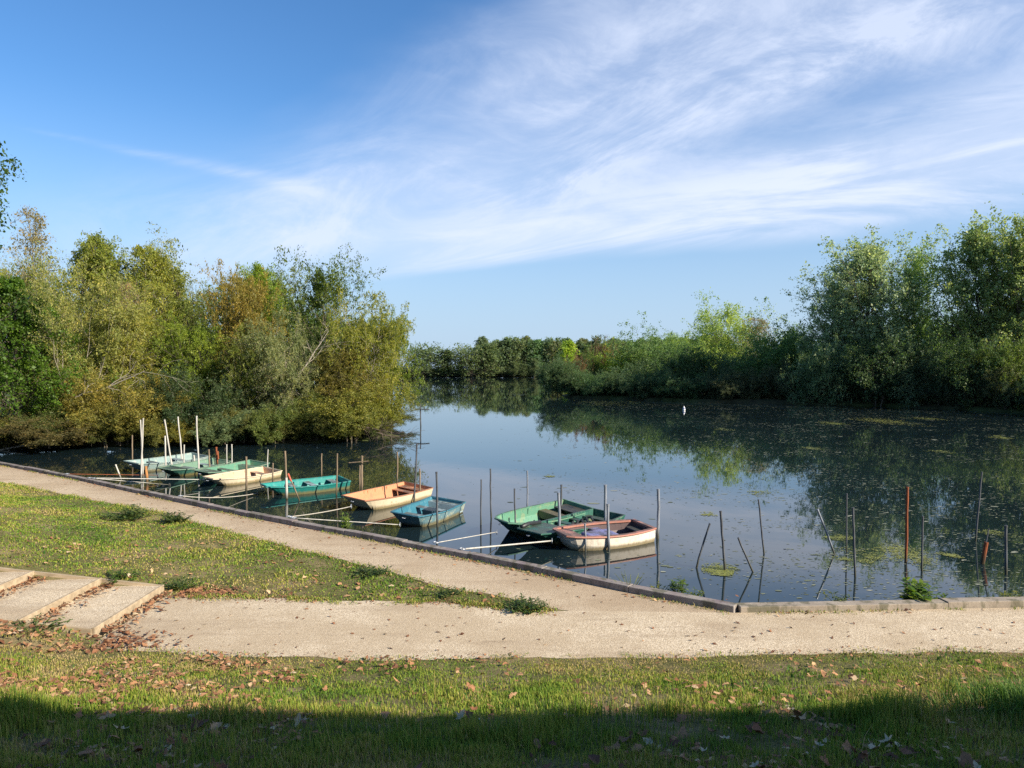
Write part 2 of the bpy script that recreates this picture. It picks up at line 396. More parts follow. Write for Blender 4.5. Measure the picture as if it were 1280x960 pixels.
# concrete kerb beams on the quay wall
M_KERB = None
def concrete(name, c0, c1):
    m, k, out = mat(name); p = pos(k)
    f = k.noise(p, 2.2, 6, .65); g = k.noise(p, 30, 4, .7)
    c = k.ramp(f, [(.3,c0),(.7,c1)]); c = k.mix(k.m('MULTIPLY', k.sstep(g,.5,.7),.5), c, tuple(x*.55 for x in c0))
    s = k.noise(mapped(k,p,(1.3,1.3,.4)), 3, 5, .6)
    c = k.mix(k.m('MULTIPLY', k.sstep(s,.50,.60),.65), c, (.075,.075,.04))
    bsdf(k, out, c, .85, .2, g, .35, .01); return m
M_KERB = concrete('concrete', (.17,.13,.135), (.29,.265,.23)); M_KERB2 = concrete('brown_concrete', (.23,.19,.15), (.35,.30,.24))
M_QUAY = concrete('quay_concrete', (.12,.115,.10), (.20,.19,.165))
def beams(pl, seg, w, zt, zb):
    pl = np.array(pl); d = np.r_[0, np.cumsum(np.hypot(*np.diff(pl,axis=0).T))]; mb = MB()
    n = max(1, round(d[-1]/seg)); ts = np.linspace(0,d[-1],n+1)
    for a, b in zip(ts[:-1], ts[1:]):
        a += .005; b -= .005
        P, Q = [np.array([np.interp(t,d,pl[:,0]),np.interp(t,d,pl[:,1])]) for t in (a,b)]
        t = (Q-P)/np.linalg.norm(Q-P); nn = np.array([-t[1],t[0]]); j = random.uniform(-.014,.010); P = P+nn*random.uniform(-.012,.012); Q = Q+nn*random.uniform(-.012,.012)
        pts = [P, Q, Q+nn*w, P+nn*w]
        mb.add([(*p,zb) for p in pts]+[(*p,zt+j) for p in pts], [(3,2,1,0),(4,5,6,7),(0,1,5,4),(1,2,6,5),(2,3,7,6),(3,0,4,7)])
    return mb
klist = [tuple(p) for p in kerb_l]
kl = beams(klist[:-1]+[tuple(corner+(np.array(klist[-2])-corner)*.02)], 2.4, -.20, KT, .25)
# the left run lies to the right of its direction of travel: offset towards the water
kl = beams(klist, 2.0, .20, KT, .25)
ko = kl.build('kerb', M_KERB, bevel=.012); tag(ko, kind='structure', label='long grey concrete kerb along the moorings', cat='kerb')
nk = np.array([-kdir[1],kdir[0]])
kr = beams([tuple(corner+kdir*.1-nk*.0), tuple(corner+kdir*22)], 3.9, .24, KT-.004, .25)
ko2 = kr.build('kerb', M_KERB2, bevel=.012); tag(ko2, kind='structure', label='brownish concrete kerb facing the viewer at right', cat='kerb')
def wall_strip(pl, off, zt, zb, w):
    mb = MB()
    for P, Q in zip(pl[:-1], pl[1:]):
        P, Q = np.array(P), np.array(Q); t = (Q-P)/np.linalg.norm(Q-P); nn = np.array([-t[1],t[0]])
        p = [P+nn*off, Q+nn*off, Q+nn*(off+w), P+nn*(off+w)]
        mb.add([(*a,zb) for a in p]+[(*a,zt) for a in p], [(3,2,1,0),(4,5,6,7),(0,1,5,4),(1,2,6,5),(2,3,7,6),(3,0,4,7)])
    return mb
q1 = wall_strip(klist+[tuple(corner+kdir*24)], .03, .248, -1.3, .12).build('quay_wall', M_QUAY)
tag(q1, kind='structure', label='low quay wall under the kerb', cat='quay wall')

# ------------------------------------------------------------------ far land: one sheet to the horizon with the lake cut into it
def sp(a, n, p): t = np.linspace(-1,1,n); return np.sign(t)*np.abs(t)**p*a
lake_poly = [(-60,30),(-44,kerb_l[0][1]),(-22,33)]+[(-22,31),(3,12.8)]+[tuple(right_far)]+[(40,14.2),(70,16),(75,60),(56,70),(50,78),(44,89),(31,95),(24,99),(14,109),(7.5,116),(8,124),(14,140),(60,230),(140,330),(160,410),(-10,392),(-60,385),(-120,380),(-60,160),(-14,75),(-9,58),(-7.5,50),(-9,46.5),(-14,45),(-20,43.8),(-27,42.5),(-34,41),(-60,40)]
fx = np.unique(np.r_[np.arange(-70,90,1.6), sp(1500,141,2.6)]); fy = np.unique(np.r_[np.arange(20,150,1.6), np.arange(150,430,6), 20-np.geomspace(1,300,24), np.geomspace(430,1800,40)])
X, Y = np.meshgrid(fx, fy)
inl = inpoly(X, Y, lake_poly)
edge = dist_poly(X, Y, lake_poly+[lake_poly[0]])
nearbank = inpoly(X,Y,[(-50,-60),(60,-60),(60,16),(4,16),(-22,36),(-46,46),(-50,40)])
Z = np.where(inl|nearbank, -1.5, np.minimum(edge*.22,.5)+(fbm(X,Y,.15)-.5)*.4*np.clip(edge/6,0,1))
idx = np.arange(X.size).reshape(X.shape)
q = np.stack([idx[:-1,:-1],idx[:-1,1:],idx[1:,1:],idx[1:,:-1]],-1).reshape(-1,4)
def wood_floor():
    m, k, out = mat('wood_floor'); p = pos(k); f = k.noise(p, 1.2, 6, .65); g = k.noise(p,.12,4)
    bsdf(k, out, k.mix(k.sstep(g,.4,.6), k.ramp(f,[(.3,(.03,.026,.016)),(.7,(.075,.07,.03))]), (.06,.075,.025)), .95, .1, f, .6, .1); return m
far = link('terrain', np_mesh('terrain', np.stack([X,Y,Z],-1).reshape(-1,3), [q], smooth=True), wood_floor())
tag(far, kind='structure', label='wooded banks and land beyond the lake', cat='terrain')

# water
def water_material():
    m, k, out = mat('water'); p = pos(k)
    n1 = k.noise(mapped(k,p,(1,.6,1)), 1.4, 3, .5); n2 = k.noise(p, .22, 3, .5); n3 = k.noise(p, 9, 2, .5)
    mod = k.sstep(k.noise(p,.05,3,.5), .42, .62)
    h = k.m('ADD', k.m('MULTIPLY', n1, k.m('ADD', .25, k.m('MULTIPLY', mod, .9))), k.m('ADD', k.m('MULTIPLY', n2, 1.2), k.m('MULTIPLY', n3, .035)))
    b = bsdf(k, out, (.009,.018,.021), .02, .5, h, .3, .006)
    b.inputs['IOR'].default_value = 1.45; return m
mb = MB(); mb.add([(-900,10,0),(900,10,0),(900,900,0),(-900,900,0)], [(0,1,2,3)])
wo = link('water', mb.mesh('water'), water_material()); tag(wo, kind='structure', label='still dark lake water', cat='water')

# ------------------------------------------------------------------ trees
def norm(a): return a/np.maximum(np.linalg.norm(a,axis=-1,keepdims=True),1e-9)
def stems(g, n, h, lean, r0, spread, P=8, curve=0.0):
    t = np.linspace(0,1,P); out = np.zeros((n,P,3)); rad = np.zeros((n,P))
    for i in range(n):
        az = g.uniform(0,2*math.pi); b = np.array([math.cos(az),math.sin(az),0])
        base = b*g.uniform(0,spread); le = lean*g.uniform(.3,1) if n>1 else lean
        hh = h*g.uniform(.75,1) if n>1 else h
        off = le*hh*(t**(1+curve))
        wig = np.cumsum(g.normal(0,.012*h,(P,2)),0); wig[0] = 0
        out[i,:,0] = base[0]+b[0]*off+wig[:,0]; out[i,:,1] = base[1]+b[1]*off+wig[:,1]; out[i,:,2] = hh*t*(1-.25*le*t)
        out[i,0,2] = -.4
        rad[i] = r0*(1-.88*t)*g.uniform(.7,1)
    return out, rad
def spawn(g, par, prad, m, t0, t1, length, ang, P, droop=0.0, up=0.0, wob=.12, rr=.6, lenvar=.35):
    n, Q = par.shape[:2]; tot = n*m
    ii = np.repeat(np.arange(n), m)
    t = np.tile((np.arange(m)+.5)/m, n)+g.uniform(-.5,.5,tot)/m
    t = t0+(t1-t0)*np.clip(t,0,1)
    f = t*(Q-1); j = np.minimum(f.astype(int), Q-2); fr = (f-j)[:,None]
    st = par[ii,j]*(1-fr)+par[ii,j+1]*fr; tan = norm(par[ii,j+1]-par[ii,j])
    pr = prad[ii,j]*(1-fr[:,0])+prad[ii,j+1]*fr[:,0]
    ref = np.where(np.abs(tan[:,2:3])<.9, [[0,0,1.]], [[1.,0,0]])
    a = norm(np.cross(tan,ref)); b = np.cross(tan,a)
    az = np.tile(np.arange(m)*2.39996, n)+g.uniform(0,6.28,n)[ii]+g.normal(0,.4,tot)
    an = ang*(1+g.normal(0,.18,tot))
    d = norm(np.cos(an)[:,None]*tan+np.sin(an)[:,None]*(np.cos(az)[:,None]*a+np.sin(az)[:,None]*b))
    pl = np.linalg.norm(np.diff(par,axis=1),axis=2).sum(1)[ii]
    L = length(t, pl)*(1+g.normal(0,lenvar,tot)).clip(.3,1.6)
    out = np.zeros((tot,P,3)); out[:,0] = st
    for k in range(1,P):
        d = norm(d+g.normal(0,wob,(tot,3))+np.array([0,0,up-droop*k/P]))
        out[:,k] = out[:,k-1]+d*(L/(P-1))[:,None]
    rad = (pr*rr)[:,None]*np.linspace(1,.25,P)[None]
    return out, np.maximum(rad,.003), ii
def tubes(par, rad, K):
    n, P = par.shape[:2]
    tan = norm(np.gradient(par,axis=1)); ref = np.where(np.abs(tan[...,2:3])<.9, [0,0,1.], [1.,0,0])
    a = norm(np.cross(tan,ref)); b = np.cross(tan,a)
    th = np.arange(K)*2*math.pi/K
    v = par[:,:,None]+rad[:,:,None,None]*(np.cos(th)[None,None,:,None]*a[:,:,None]+np.sin(th)[None,None,:,None]*b[:,:,None])
    ii = np.arange(n*P*K).reshape(n,P,K); nx_ = np.roll(ii,-1,2)
    f = np.stack([ii[:,:-1],nx_[:,:-1],nx_[:,1:],ii[:,1:]],-1).reshape(-1,4)
    return v.reshape(-1,3), f
def leaves(g, par, per, size, sig, clump, tonebias=0.0, upb=.35, aspect=.55, tmin=.15, droop=.3):
    n, P = par.shape[:2]; ii = np.repeat(np.arange(n),per); M = len(ii)
    f = g.uniform(tmin,1,M)*(P-1); j = np.minimum(f.astype(int),P-2); fr = (f-j)[:,None]
    c = par[ii,j]*(1-fr)+par[ii,j+1]*fr+g.normal(0,sig,(M,3))
    nrm = norm(g.normal(0,1,(M,3))+[0,0,upb]); r = g.normal(0,1,(M,3))-[0,0,droop]
    ax = norm(r-(r*nrm).sum(1,keepdims=True)*nrm); bx = np.cross(nrm,ax)
    s = (size*np.exp(g.normal(-.08,.34,M)))[:,None]
    v = np.stack([c-ax*s*.5, c+bx*s*aspect*.5+nrm*s*.06, c+ax*s*.5, c-bx*s*aspect*.5+nrm*s*.06],1)
    tone = np.clip(.5*g.random(M)+.5*clump[ii]+tonebias,0,1)
    return v.reshape(-1,3), np.arange(M*4).reshape(M,4), np.repeat(tone,4)
def tree_proto(name, seed, h, w, trunk_r, n1, n2, n3, per, leaf, prof, ang1=1.1, ang2=.8, up1=.03, droop1=0.0, droop2=.05, droop3=.12,
               nst=1, lean=0.0, spread=.2, t0=.18, sig=.10, l2=.42, l3=.42, lenv=.3, bark=M_BARK, aspect=.55, curve=0.0, upb=.35, wob1=.10):
    g = np.random.default_rng(seed)
    S, SR = stems(g, nst, h*.93, lean, trunk_r, spread, curve=curve)
    A, AR, ai = spawn(g, S, SR, max(2,n1//nst), t0, .99, lambda t,pl: w*.5*prof(t), ang1, 7, droop1, up1, wob1, .55, lenv)
    B, BR, bi = spawn(g, A, AR, n2, .15, 1, lambda t,pl: pl*l2*(1.15-.6*t)+.15, ang2, 5, droop2, .03, .14, .6, .3)
    C, CR, ci = spawn(g, B, BR, n3, .1, 1, lambda t,pl: pl*l3*(1.2-.5*t)+.15, .75, 4, droop3, 0, .18, .6, .35)
    V, Fq, off = [], [], 0
    for p, r, K in ((S,SR,8),(A,AR,5),(B,BR,4),(C,CR,3)):
        v, f = tubes(p, r, K); V.append(v); Fq.append(f+off); off += len(v)
    tm = np_mesh(name+'_trunk', np.concatenate(V), [np.concatenate(Fq)], smooth=True); tm.materials.append(bark)
    cl = g.random(len(A))[ai.size and bi][...] if False else None
    ca = g.random(len(A)); cb = .55*ca[bi]+.45*g.random(len(B)); cc = .7*cb[ci]+.3*g.random(len(C))
    v, f, t = leaves(g, C, per, leaf, sig, cc, 0, upb, aspect)
    v2, f2, t2 = leaves(g, A, max(2,per), leaf, sig*1.5, ca, 0, upb, aspect, .5)
    cm = np_mesh(name+'_crown', np.r_[v,v2], [np.r_[f,f2+len(v)]], {'tone':np.r_[t,t2]}); cm.materials.append(M_LEAF)
    hh = np.quantile(v[:,2],.992); ww = 2*np.quantile(np.hypot(v[:,0],v[:,1]),.95)
    return dict(trunk=tm, crown=cm, h=float(hh), w=float(ww))
ov = lambda t: np.clip(1.25*np.sqrt(np.clip(1-((t-.42)/.62)**2,0,1)),.18,1.2)
conic = lambda t: np.clip(1.15*(1-t)**.6,.15,1.1)
top_heavy = lambda t: .35+.75*np.sin(np.clip(t,0,1)*math.pi*.82)
colm = lambda t: np.clip(.75+.5*np.sin(t*math.pi)-.75*t**4,.2,1.2)
P_ = {}
P_['broad0'] = tree_proto('broad', 11, 11, 8, .20, 40, 9, 6, 21, 0.148, ov)
P_['broad1'] = tree_proto('broad', 12, 11, 8, .22, 39, 9, 6, 21, 0.148, ov, nst=3, lean=.22, spread=.3, bark=M_BARKPALE)
P_['tall0'] = tree_proto('tall', 21, 13, 6, .17, 46, 8, 6, 21, 0.133, colm, ang1=.75, up1=.10, droop3=.25, nst=2, lean=.08, aspect=.45, bark=M_BARKPALE)
P_['tall1'] = tree_proto('tall', 22, 13, 6, .18, 45, 8, 6, 21, 0.133, colm, ang1=.7, up1=.10, droop3=.3, nst=3, lean=.14, aspect=.45, bark=M_BARKPALE)
P_['airy0'] = tree_proto('airy', 31, 13, 8, .18, 26, 9, 6, 13, 0.178, ov, ang1=.85, up1=.06, t0=.3, lenv=.35, nst=2, lean=.12, sig=.14)
P_['airy1'] = tree_proto('airy', 32, 13, 8, .16, 20, 8, 6, 10, 0.178, ov, ang1=.8, up1=.07, t0=.4, lenv=.35, nst=2, lean=.10, sig=.14)
P_['bare'] = tree_proto('bare', 41, 14, 4.5, .12, 36, 8, 6, 2, .13, colm, ang1=.6, up1=.08, nst=2, lean=.06, t0=.3, bark=M_BARKPALE)
P_['brush'] = tree_proto('brush', 51, 8, 7, .07, 60, 8, 6, 18, 0.117, lambda t: .25+.55*t, ang1=.45, up1=.05, droop2=.10, nst=12, lean=.55, spread=.8, t0=.2, bark=M_BARKPALE, aspect=.45, curve=.3)
P_['shrub0'] = tree_proto('shrub', 61, 3.6, 6, .06, 70, 8, 5, 21, 0.117, lambda t: .35+.45*t, ang1=.7, droop1=.10, nst=14, lean=.75, spread=1.6, t0=.02, curve=.4)
P_['shrub1'] = tree_proto('shrub', 62, 3.2, 6, .06, 72, 8, 5, 21, 0.125, lambda t: .4+.4*t, ang1=.8, droop1=.16, nst=12, lean=.9, spread=2.0, t0=.0, curve=.4)
P_['dense'] = tree_proto('dense', 71, 12, 9, .22, 56, 9, 6, 18, 0.140, conic, ang1=1.2, t0=.03, aspect=.75, droop1=.03)
P_['big0'] = tree_proto('big', 81, 20, 11, .32, 56, 9, 6, 14, 0.221, colm, ang1=.8, up1=.08, t0=.08, lenv=.5, sig=.2, aspect=.75)
P_['big1'] = tree_proto('big', 82, 20, 11, .34, 52, 9, 6, 14, 0.221, ov, ang1=.85, up1=.08, nst=2, lean=.10, t0=.08, lenv=.55, sig=.2, aspect=.75)
P_['bank0'] = tree_proto('bank', 91, 8, 10, .15, 60, 8, 5, 16, 0.213, ov, ang1=1.0, nst=5, lean=.35, spread=.8, t0=.02, sig=.2, aspect=.65)
P_['bank1'] = tree_proto('bank', 92, 8, 10, .15, 54, 8, 5, 16, 0.213, ov, ang1=1.0, nst=6, lean=.45, spread=1.2, t0=.0, sig=.2, droop1=.05, aspect=.65)
P_['sunlit'] = tree_proto('sunlit', 95, 14, 13, .25, 45, 9, 5, 14, 0.262, ov, nst=3, lean=.2, spread=.5, t0=.1, sig=.25)
P_['poplar0'] = tree_proto('poplar', 101, 18, 8.5, .3, 64, 6, 3, 5, .60, colm, ang1=.7, up1=.1, t0=.0, sig=.4, aspect=.75)
P_['poplar1'] = tree_proto('poplar', 102, 18, 9.5, .3, 60, 6, 3, 5, .60, ov, ang1=.8, up1=.1, t0=.0, sig=.4, aspect=.75)
P_['round'] = tree_proto('round', 103, 15, 15, .35, 66, 6, 3, 5, .62, ov, nst=3, lean=.25, t0=.0, sig=.5, aspect=.7)
P_['hedge'] = tree_proto('hedge', 104, 5, 14, .15, 60, 6, 3, 6, .6, ov, nst=6, lean=.5, spread=3, t0=.0, sig=.5, aspect=.7, droop1=.08)

def place_tree(kind, name, label, cat, x, y, h, w, tint, rz=None, group=None, lean=(0,0), z=.25):
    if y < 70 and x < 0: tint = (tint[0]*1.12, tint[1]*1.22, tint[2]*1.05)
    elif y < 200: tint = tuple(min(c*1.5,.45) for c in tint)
    p = P_[kind]; r = empty(name, (x,y,z), random.uniform(0,6.28) if rz is None else rz)
    r.rotation_euler[0], r.rotation_euler[1] = lean
    r.scale = (w/p['w'], w/p['w'], h/p['h']); tag(r, label, cat, group)
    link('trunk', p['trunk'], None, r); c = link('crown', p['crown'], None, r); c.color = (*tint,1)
    return r
def T(kind, name, label, cat, px, topy, d, wpx, tint, **k):
    x = (px-640)/F_PX*d; top = CAM_H+(460-topy)/F_PX*d
    return place_tree(kind, name, label, cat, x, d, max(top-.25,1.0), wpx/F_PX*d, tint, **k)
GOLD, OLIVE, YGRN = (.25,.235,.055), (.19,.20,.045), (.20,.235,.04)
RUST, GREY, LIME = (.25,.18,.05), (.20,.205,.11), (.20,.25,.03)
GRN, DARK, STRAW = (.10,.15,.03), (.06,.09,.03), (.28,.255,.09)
LT = [
 ('airy0','broadleaf_tree','nearer dark tree of which only leafy branch tips reach in at the left edge','tree',-98,168,25,262,(.05,.085,.016),{'z':1.3}),
 ('dense','broadleaf_tree','low glossy green tree over the left end of the kerb','tree',22,350,43.2,150,(.075,.13,.018),{}),
 ('bare','bare_tree','nearly leafless pale tree rising highest at the far left','tree',45,262,51,70,(.26,.19,.08),{}),
 ('brush','straw_willow','straw coloured willow of long leaning stems behind the glossy green tree','tree',95,330,45,150,STRAW,{}),
 ('tall0','willow_tree','tall olive tree with dark rounded top near the left of the wood','tree',128,293,53,105,(.20,.21,.045),{}),
 ('tall1','willow_tree','tall yellowish willow with drooping twigs right of the tall olive tree','tree',190,300,54,95,(.26,.25,.06),{}),
 ('bare','bare_tree','thin reddish brown bare tree in front of the tall yellowish willow','tree',160,345,49,50,(.28,.17,.10),{}),
 ('airy1','open_tree','open crowned tree with a dark nest and sky showing through its fork','tree',238,318,55,100,(.15,.165,.05),{}),
 ('broad0','autumn_tree','rusty orange leaved tree in the middle of the left wood','tree',300,330,50,105,RUST,{}),
 ('tall0','willow_tree','yellow green pointed crown rising behind the rusty orange tree','tree',330,327,58,80,LIME,{}),
 ('airy0','open_tree','airy green tree with spreading branches topping the right part of the left wood','tree',402,308,54,118,(.10,.13,.03),{}),
 ('broad1','broadleaf_tree','olive gold tree sloping down beside the airy green tree','tree',450,362,50,118,(.24,.225,.045),{}),
 ('broad0','broadleaf_tree','bright green tree closing the right end of the left wood','tree',488,392,52.5,66,(.15,.19,.03),{}),
 ('broad1','willow_tree','silvery grey willow with a leaning pale trunk mid wood','tree',365,385,47.5,105,GREY,{}),
 ('broad0','broadleaf_tree','lime green young tree below the open crowned tree','tree',238,392,48.5,100,(.18,.22,.035),{}),
 ('broad1','broadleaf_tree','dull olive tree left of the silvery grey willow','tree',300,408,48,80,OLIVE,{}),
 ('tall1','willow_tree','greenish gold willow between the leaning stems and the lime green tree','tree',165,378,48,100,GOLD,{}),
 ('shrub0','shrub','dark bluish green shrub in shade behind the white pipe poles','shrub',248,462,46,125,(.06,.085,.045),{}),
 ('shrub1','shrub','silvery leaved low shrub hanging over the moored green boats','shrub',285,510,44.5,95,(.15,.18,.11),{}),
 ('shrub0','shrub','straw yellow bush behind the tall crossing white pipes','shrub',150,470,44,140,(.24,.19,.055),{}),
 ('shrub1','shrub','brown twiggy brush hanging low over the water by the left kerb','shrub',70,520,42.5,170,(.15,.115,.06),{}),
 ('shrub0','shrub','yellow green overhanging bush with dead twigs trailing in the water','shrub',440,480,47,135,(.21,.19,.05),{}),
 ('shrub1','shrub','rounded green bush above the teal boat','shrub',345,498,45.5,95,(.13,.15,.05),{}),
 ('shrub0','shrub','golden bush at the very tip of the left wood','shrub',468,470,49,75,(.23,.21,.04),{}),
 ('broad0','broadleaf_tree','shaded green tree low between silvery willow and end tree','tree',428,428,48.5,90,(.16,.13,.035),{}),
 ('shrub1','shrub','small leaning yellow bush beside the tallest white pole','shrub',222,528,43.6,60,(.28,.22,.05),{}),
]
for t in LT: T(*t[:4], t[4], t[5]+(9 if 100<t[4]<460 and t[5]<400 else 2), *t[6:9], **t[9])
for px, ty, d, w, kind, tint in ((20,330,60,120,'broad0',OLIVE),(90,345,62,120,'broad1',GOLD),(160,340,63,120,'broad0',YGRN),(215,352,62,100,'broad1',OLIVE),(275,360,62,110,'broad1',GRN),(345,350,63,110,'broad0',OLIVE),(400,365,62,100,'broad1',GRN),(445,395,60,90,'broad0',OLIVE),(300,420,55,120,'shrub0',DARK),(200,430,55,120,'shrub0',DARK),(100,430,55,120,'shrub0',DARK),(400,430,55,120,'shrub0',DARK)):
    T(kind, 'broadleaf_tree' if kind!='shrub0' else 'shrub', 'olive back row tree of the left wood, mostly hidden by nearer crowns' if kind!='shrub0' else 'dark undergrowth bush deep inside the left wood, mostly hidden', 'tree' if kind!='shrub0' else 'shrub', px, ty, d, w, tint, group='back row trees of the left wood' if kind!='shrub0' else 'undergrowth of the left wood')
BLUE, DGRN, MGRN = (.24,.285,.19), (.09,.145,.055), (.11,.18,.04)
RT = [
 ('big0','poplar_tree','tallest blue green poplar of the middle pair on the right bank','tree',1094,300,93,118,BLUE,{}),
 ('big1','poplar_tree','blue green poplar with clumped crown left of the tallest middle poplar','tree',1046,334,96,100,(.23,.275,.185),{}),
 ('big1','poplar_tree','poplar with ragged right side before the bright gap in the right wood','tree',1138,316,95,78,(.19,.27,.10),{}),
 ('big0','poplar_tree','tall two toned green poplar right of the bright gap','tree',1216,284,89,118,(.215,.26,.13),{}),
 ('big1','poplar_tree','tallest yellowish poplar at the right edge','tree',1272,272,85,125,(.215,.255,.11),{}),
 ('big0','poplar_tree','poplar cut by the right edge of the view','tree',1345,262,83,125,(.17,.22,.09),{}),
 ('sunlit','broadleaf_tree','sunlit yellow green tree standing alone above the dark bushes','tree',903,380,131,120,(.22,.28,.075),{}),
 ('bare','bare_tree','brownish half bare tree right of the sunlit yellow green tree','tree',948,398,124,60,(.20,.15,.08),{}),
 ('bank0','bank_tree','dark rounded bank tree below the blue green poplars','tree',985,402,104,115,DGRN,{}),
 ('bank0','bank_tree','dark bank tree right of the far sunlit tree at the waterline','tree',935,440,106,100,DGRN,{}),
 ('bank1','bank_tree','pale grey green bush hanging to the water under the middle poplars','tree',1030,432,93,70,(.13,.18,.10),{}),
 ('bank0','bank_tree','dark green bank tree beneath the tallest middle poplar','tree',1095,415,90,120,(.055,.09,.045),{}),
 ('bank1','bank_tree','drooping silver green bank willow under the bright gap','tree',1150,430,87,80,(.10,.14,.085),{}),
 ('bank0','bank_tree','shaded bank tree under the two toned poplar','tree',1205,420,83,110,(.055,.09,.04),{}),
 ('bank1','bank_tree','lime tipped bush at the right edge over the water','tree',1272,425,79,90,(.09,.125,.035),{}),
 ('bank0','bank_tree','broad dark tree left of the sunlit yellow green tree','tree',815,416,122,115,DGRN,{}),
 ('bank1','bank_tree','dark bush at the foot of the sunlit yellow green tree','tree',870,436,108,90,(.05,.085,.035),{}),
 ('sunlit','broadleaf_tree','mid green spreading tree behind the broad dark tree','tree',838,416,150,80,(.17,.24,.05),{}),
 ('bank0','bank_tree','bright lime bush on the point between red leaves and dark tree','tree',778,438,124,55,(.22,.28,.03),{}),
 ('bank0','red_tree','red leaved shrub nearest the tip of the right bank','tree',722,444,122,32,(.15,.085,.05),{}),
 ('bank1','red_tree','larger dark red leaved tree behind the lime bush','tree',752,430,132,50,(.14,.085,.05),{}),
 ('bank1','bank_tree','green bush between the two red leaved trees','tree',738,440,127,40,(.10,.14,.035),{}),
 ('bank0','bank_tree','dark round bush at the tip of the right bank','tree',700,446,119,56,(.07,.11,.055),{}),
 ('poplar0','broadleaf_tree','narrow lime green tree standing behind the red leaved shrubs','tree',712,427,185,26,(.20,.27,.04),{}),
]
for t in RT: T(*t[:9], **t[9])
for px in range(715,1400,34):
    yb = np.interp(px,(700,860,960,1100,1280,1400),(118,101,98,90.5,75.5,66))
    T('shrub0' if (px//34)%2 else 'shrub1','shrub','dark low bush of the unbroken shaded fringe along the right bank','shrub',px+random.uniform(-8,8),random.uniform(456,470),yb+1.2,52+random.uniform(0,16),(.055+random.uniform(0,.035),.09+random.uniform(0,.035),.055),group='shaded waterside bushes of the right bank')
for px, ty, d, w in ((1000,420,118,110),(1070,400,112,120),(1140,405,112,110),(1172,398,108,90),(1210,395,108,120),(1290,380,104,130),(920,430,140,110),(860,432,142,90),(1360,370,100,130),(800,440,140,70)):
    T('bank1','bank_tree','dark green back row tree of the right bank, seen only between nearer crowns','tree',px,ty,d,w,(.13,.20,.075),group='back row trees of the right bank')
for i, (px, d) in enumerate(((-30,41.6),(20,42),(60,42.5),(105,43),(150,43.6),(190,44),(232,44.5),(272,44.8),(312,45.2),(352,45.6),(392,46),(430,46.5),(455,47.5),(462,50),(468,54),(474,58))):
    T('shrub1' if i%2 else 'shrub0','shrub','low twiggy bush of the fringe trailing into the water along the left wood','shrub',px,random.uniform(508,526),d,random.uniform(66,90),random.choice(((.15,.14,.05),(.13,.13,.045),(.18,.16,.05),(.10,.115,.04))),group='waterside fringe bushes of the left wood')
for px in range(500,930,17):
    T('hedge','far_bush','low dark bush under the far poplar row at the water','shrub',px,random.uniform(456,462),388,random.uniform(28,40),(.05,.075,.035),group='low bushes on the far shore')
for px in range(730,1400,40):
    yb = np.interp(px,(700,860,960,1100,1280,1400),(118,101,98,90.5,75.5,66))
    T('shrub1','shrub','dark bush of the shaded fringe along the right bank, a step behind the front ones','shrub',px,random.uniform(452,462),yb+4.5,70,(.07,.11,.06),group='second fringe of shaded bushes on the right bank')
# far shore
for px, ty, w, k, lab in ((528,430,62,'round','greyish rounded willow at the left end of the far shore'),(558,437,34,'poplar1','small pale willow right of the rounded willow on the far shore'),(590,431,58,'round','dark broad tree starting the far row of poplars'),(612,429,34,'poplar1','tall bright edged poplar standing first in the far row')):
    T(k,'far_tree',lab,'tree',px,ty,372,w,(.15,.20,.10))
for i, px in enumerate(np.r_[np.linspace(620,905,28), np.linspace(600,900,18)+5]):
    T('poplar0' if i%3 else 'poplar1','poplar_tree','poplar in the long even row across the far shore','tree',px+random.uniform(-2,2),random.choice((421,423,425,426,427,429))+random.uniform(0,1.5),395+(i>27)*14,24+random.uniform(-2,5),(.13+random.uniform(0,.05),.185+random.uniform(0,.05),.115),group='far row of poplars')  # tint lightened in place of haze, to soften the row's contrast
for px, ty in ((642,452),(668,449),(690,452),(655,455),(575,452)):
    T('poplar1','far_tree','small pale tree in front of the far poplar row','tree',px,ty,378,15,(.13,.17,.09),group='small pale trees before the far poplars')
# bird nest ball in the open tree
mb = MB()
g = np.random.default_rng(5)
c = on_y(218,366,54.2)
for i in range(90):
    a, b = g.normal(0,1,3), g.normal(0,1,3); a /= np.linalg.norm(a); b /= np.linalg.norm(b)
    mb.tube([c+a*.36, c+(a+b)*.14, c+b*.36], .022, 4)
tag(mb.build('bird_nest', plain('nest_twigs',(.035,.022,.014))),'dark ball of twigs like a nest in the fork of the open crowned tree','nest')

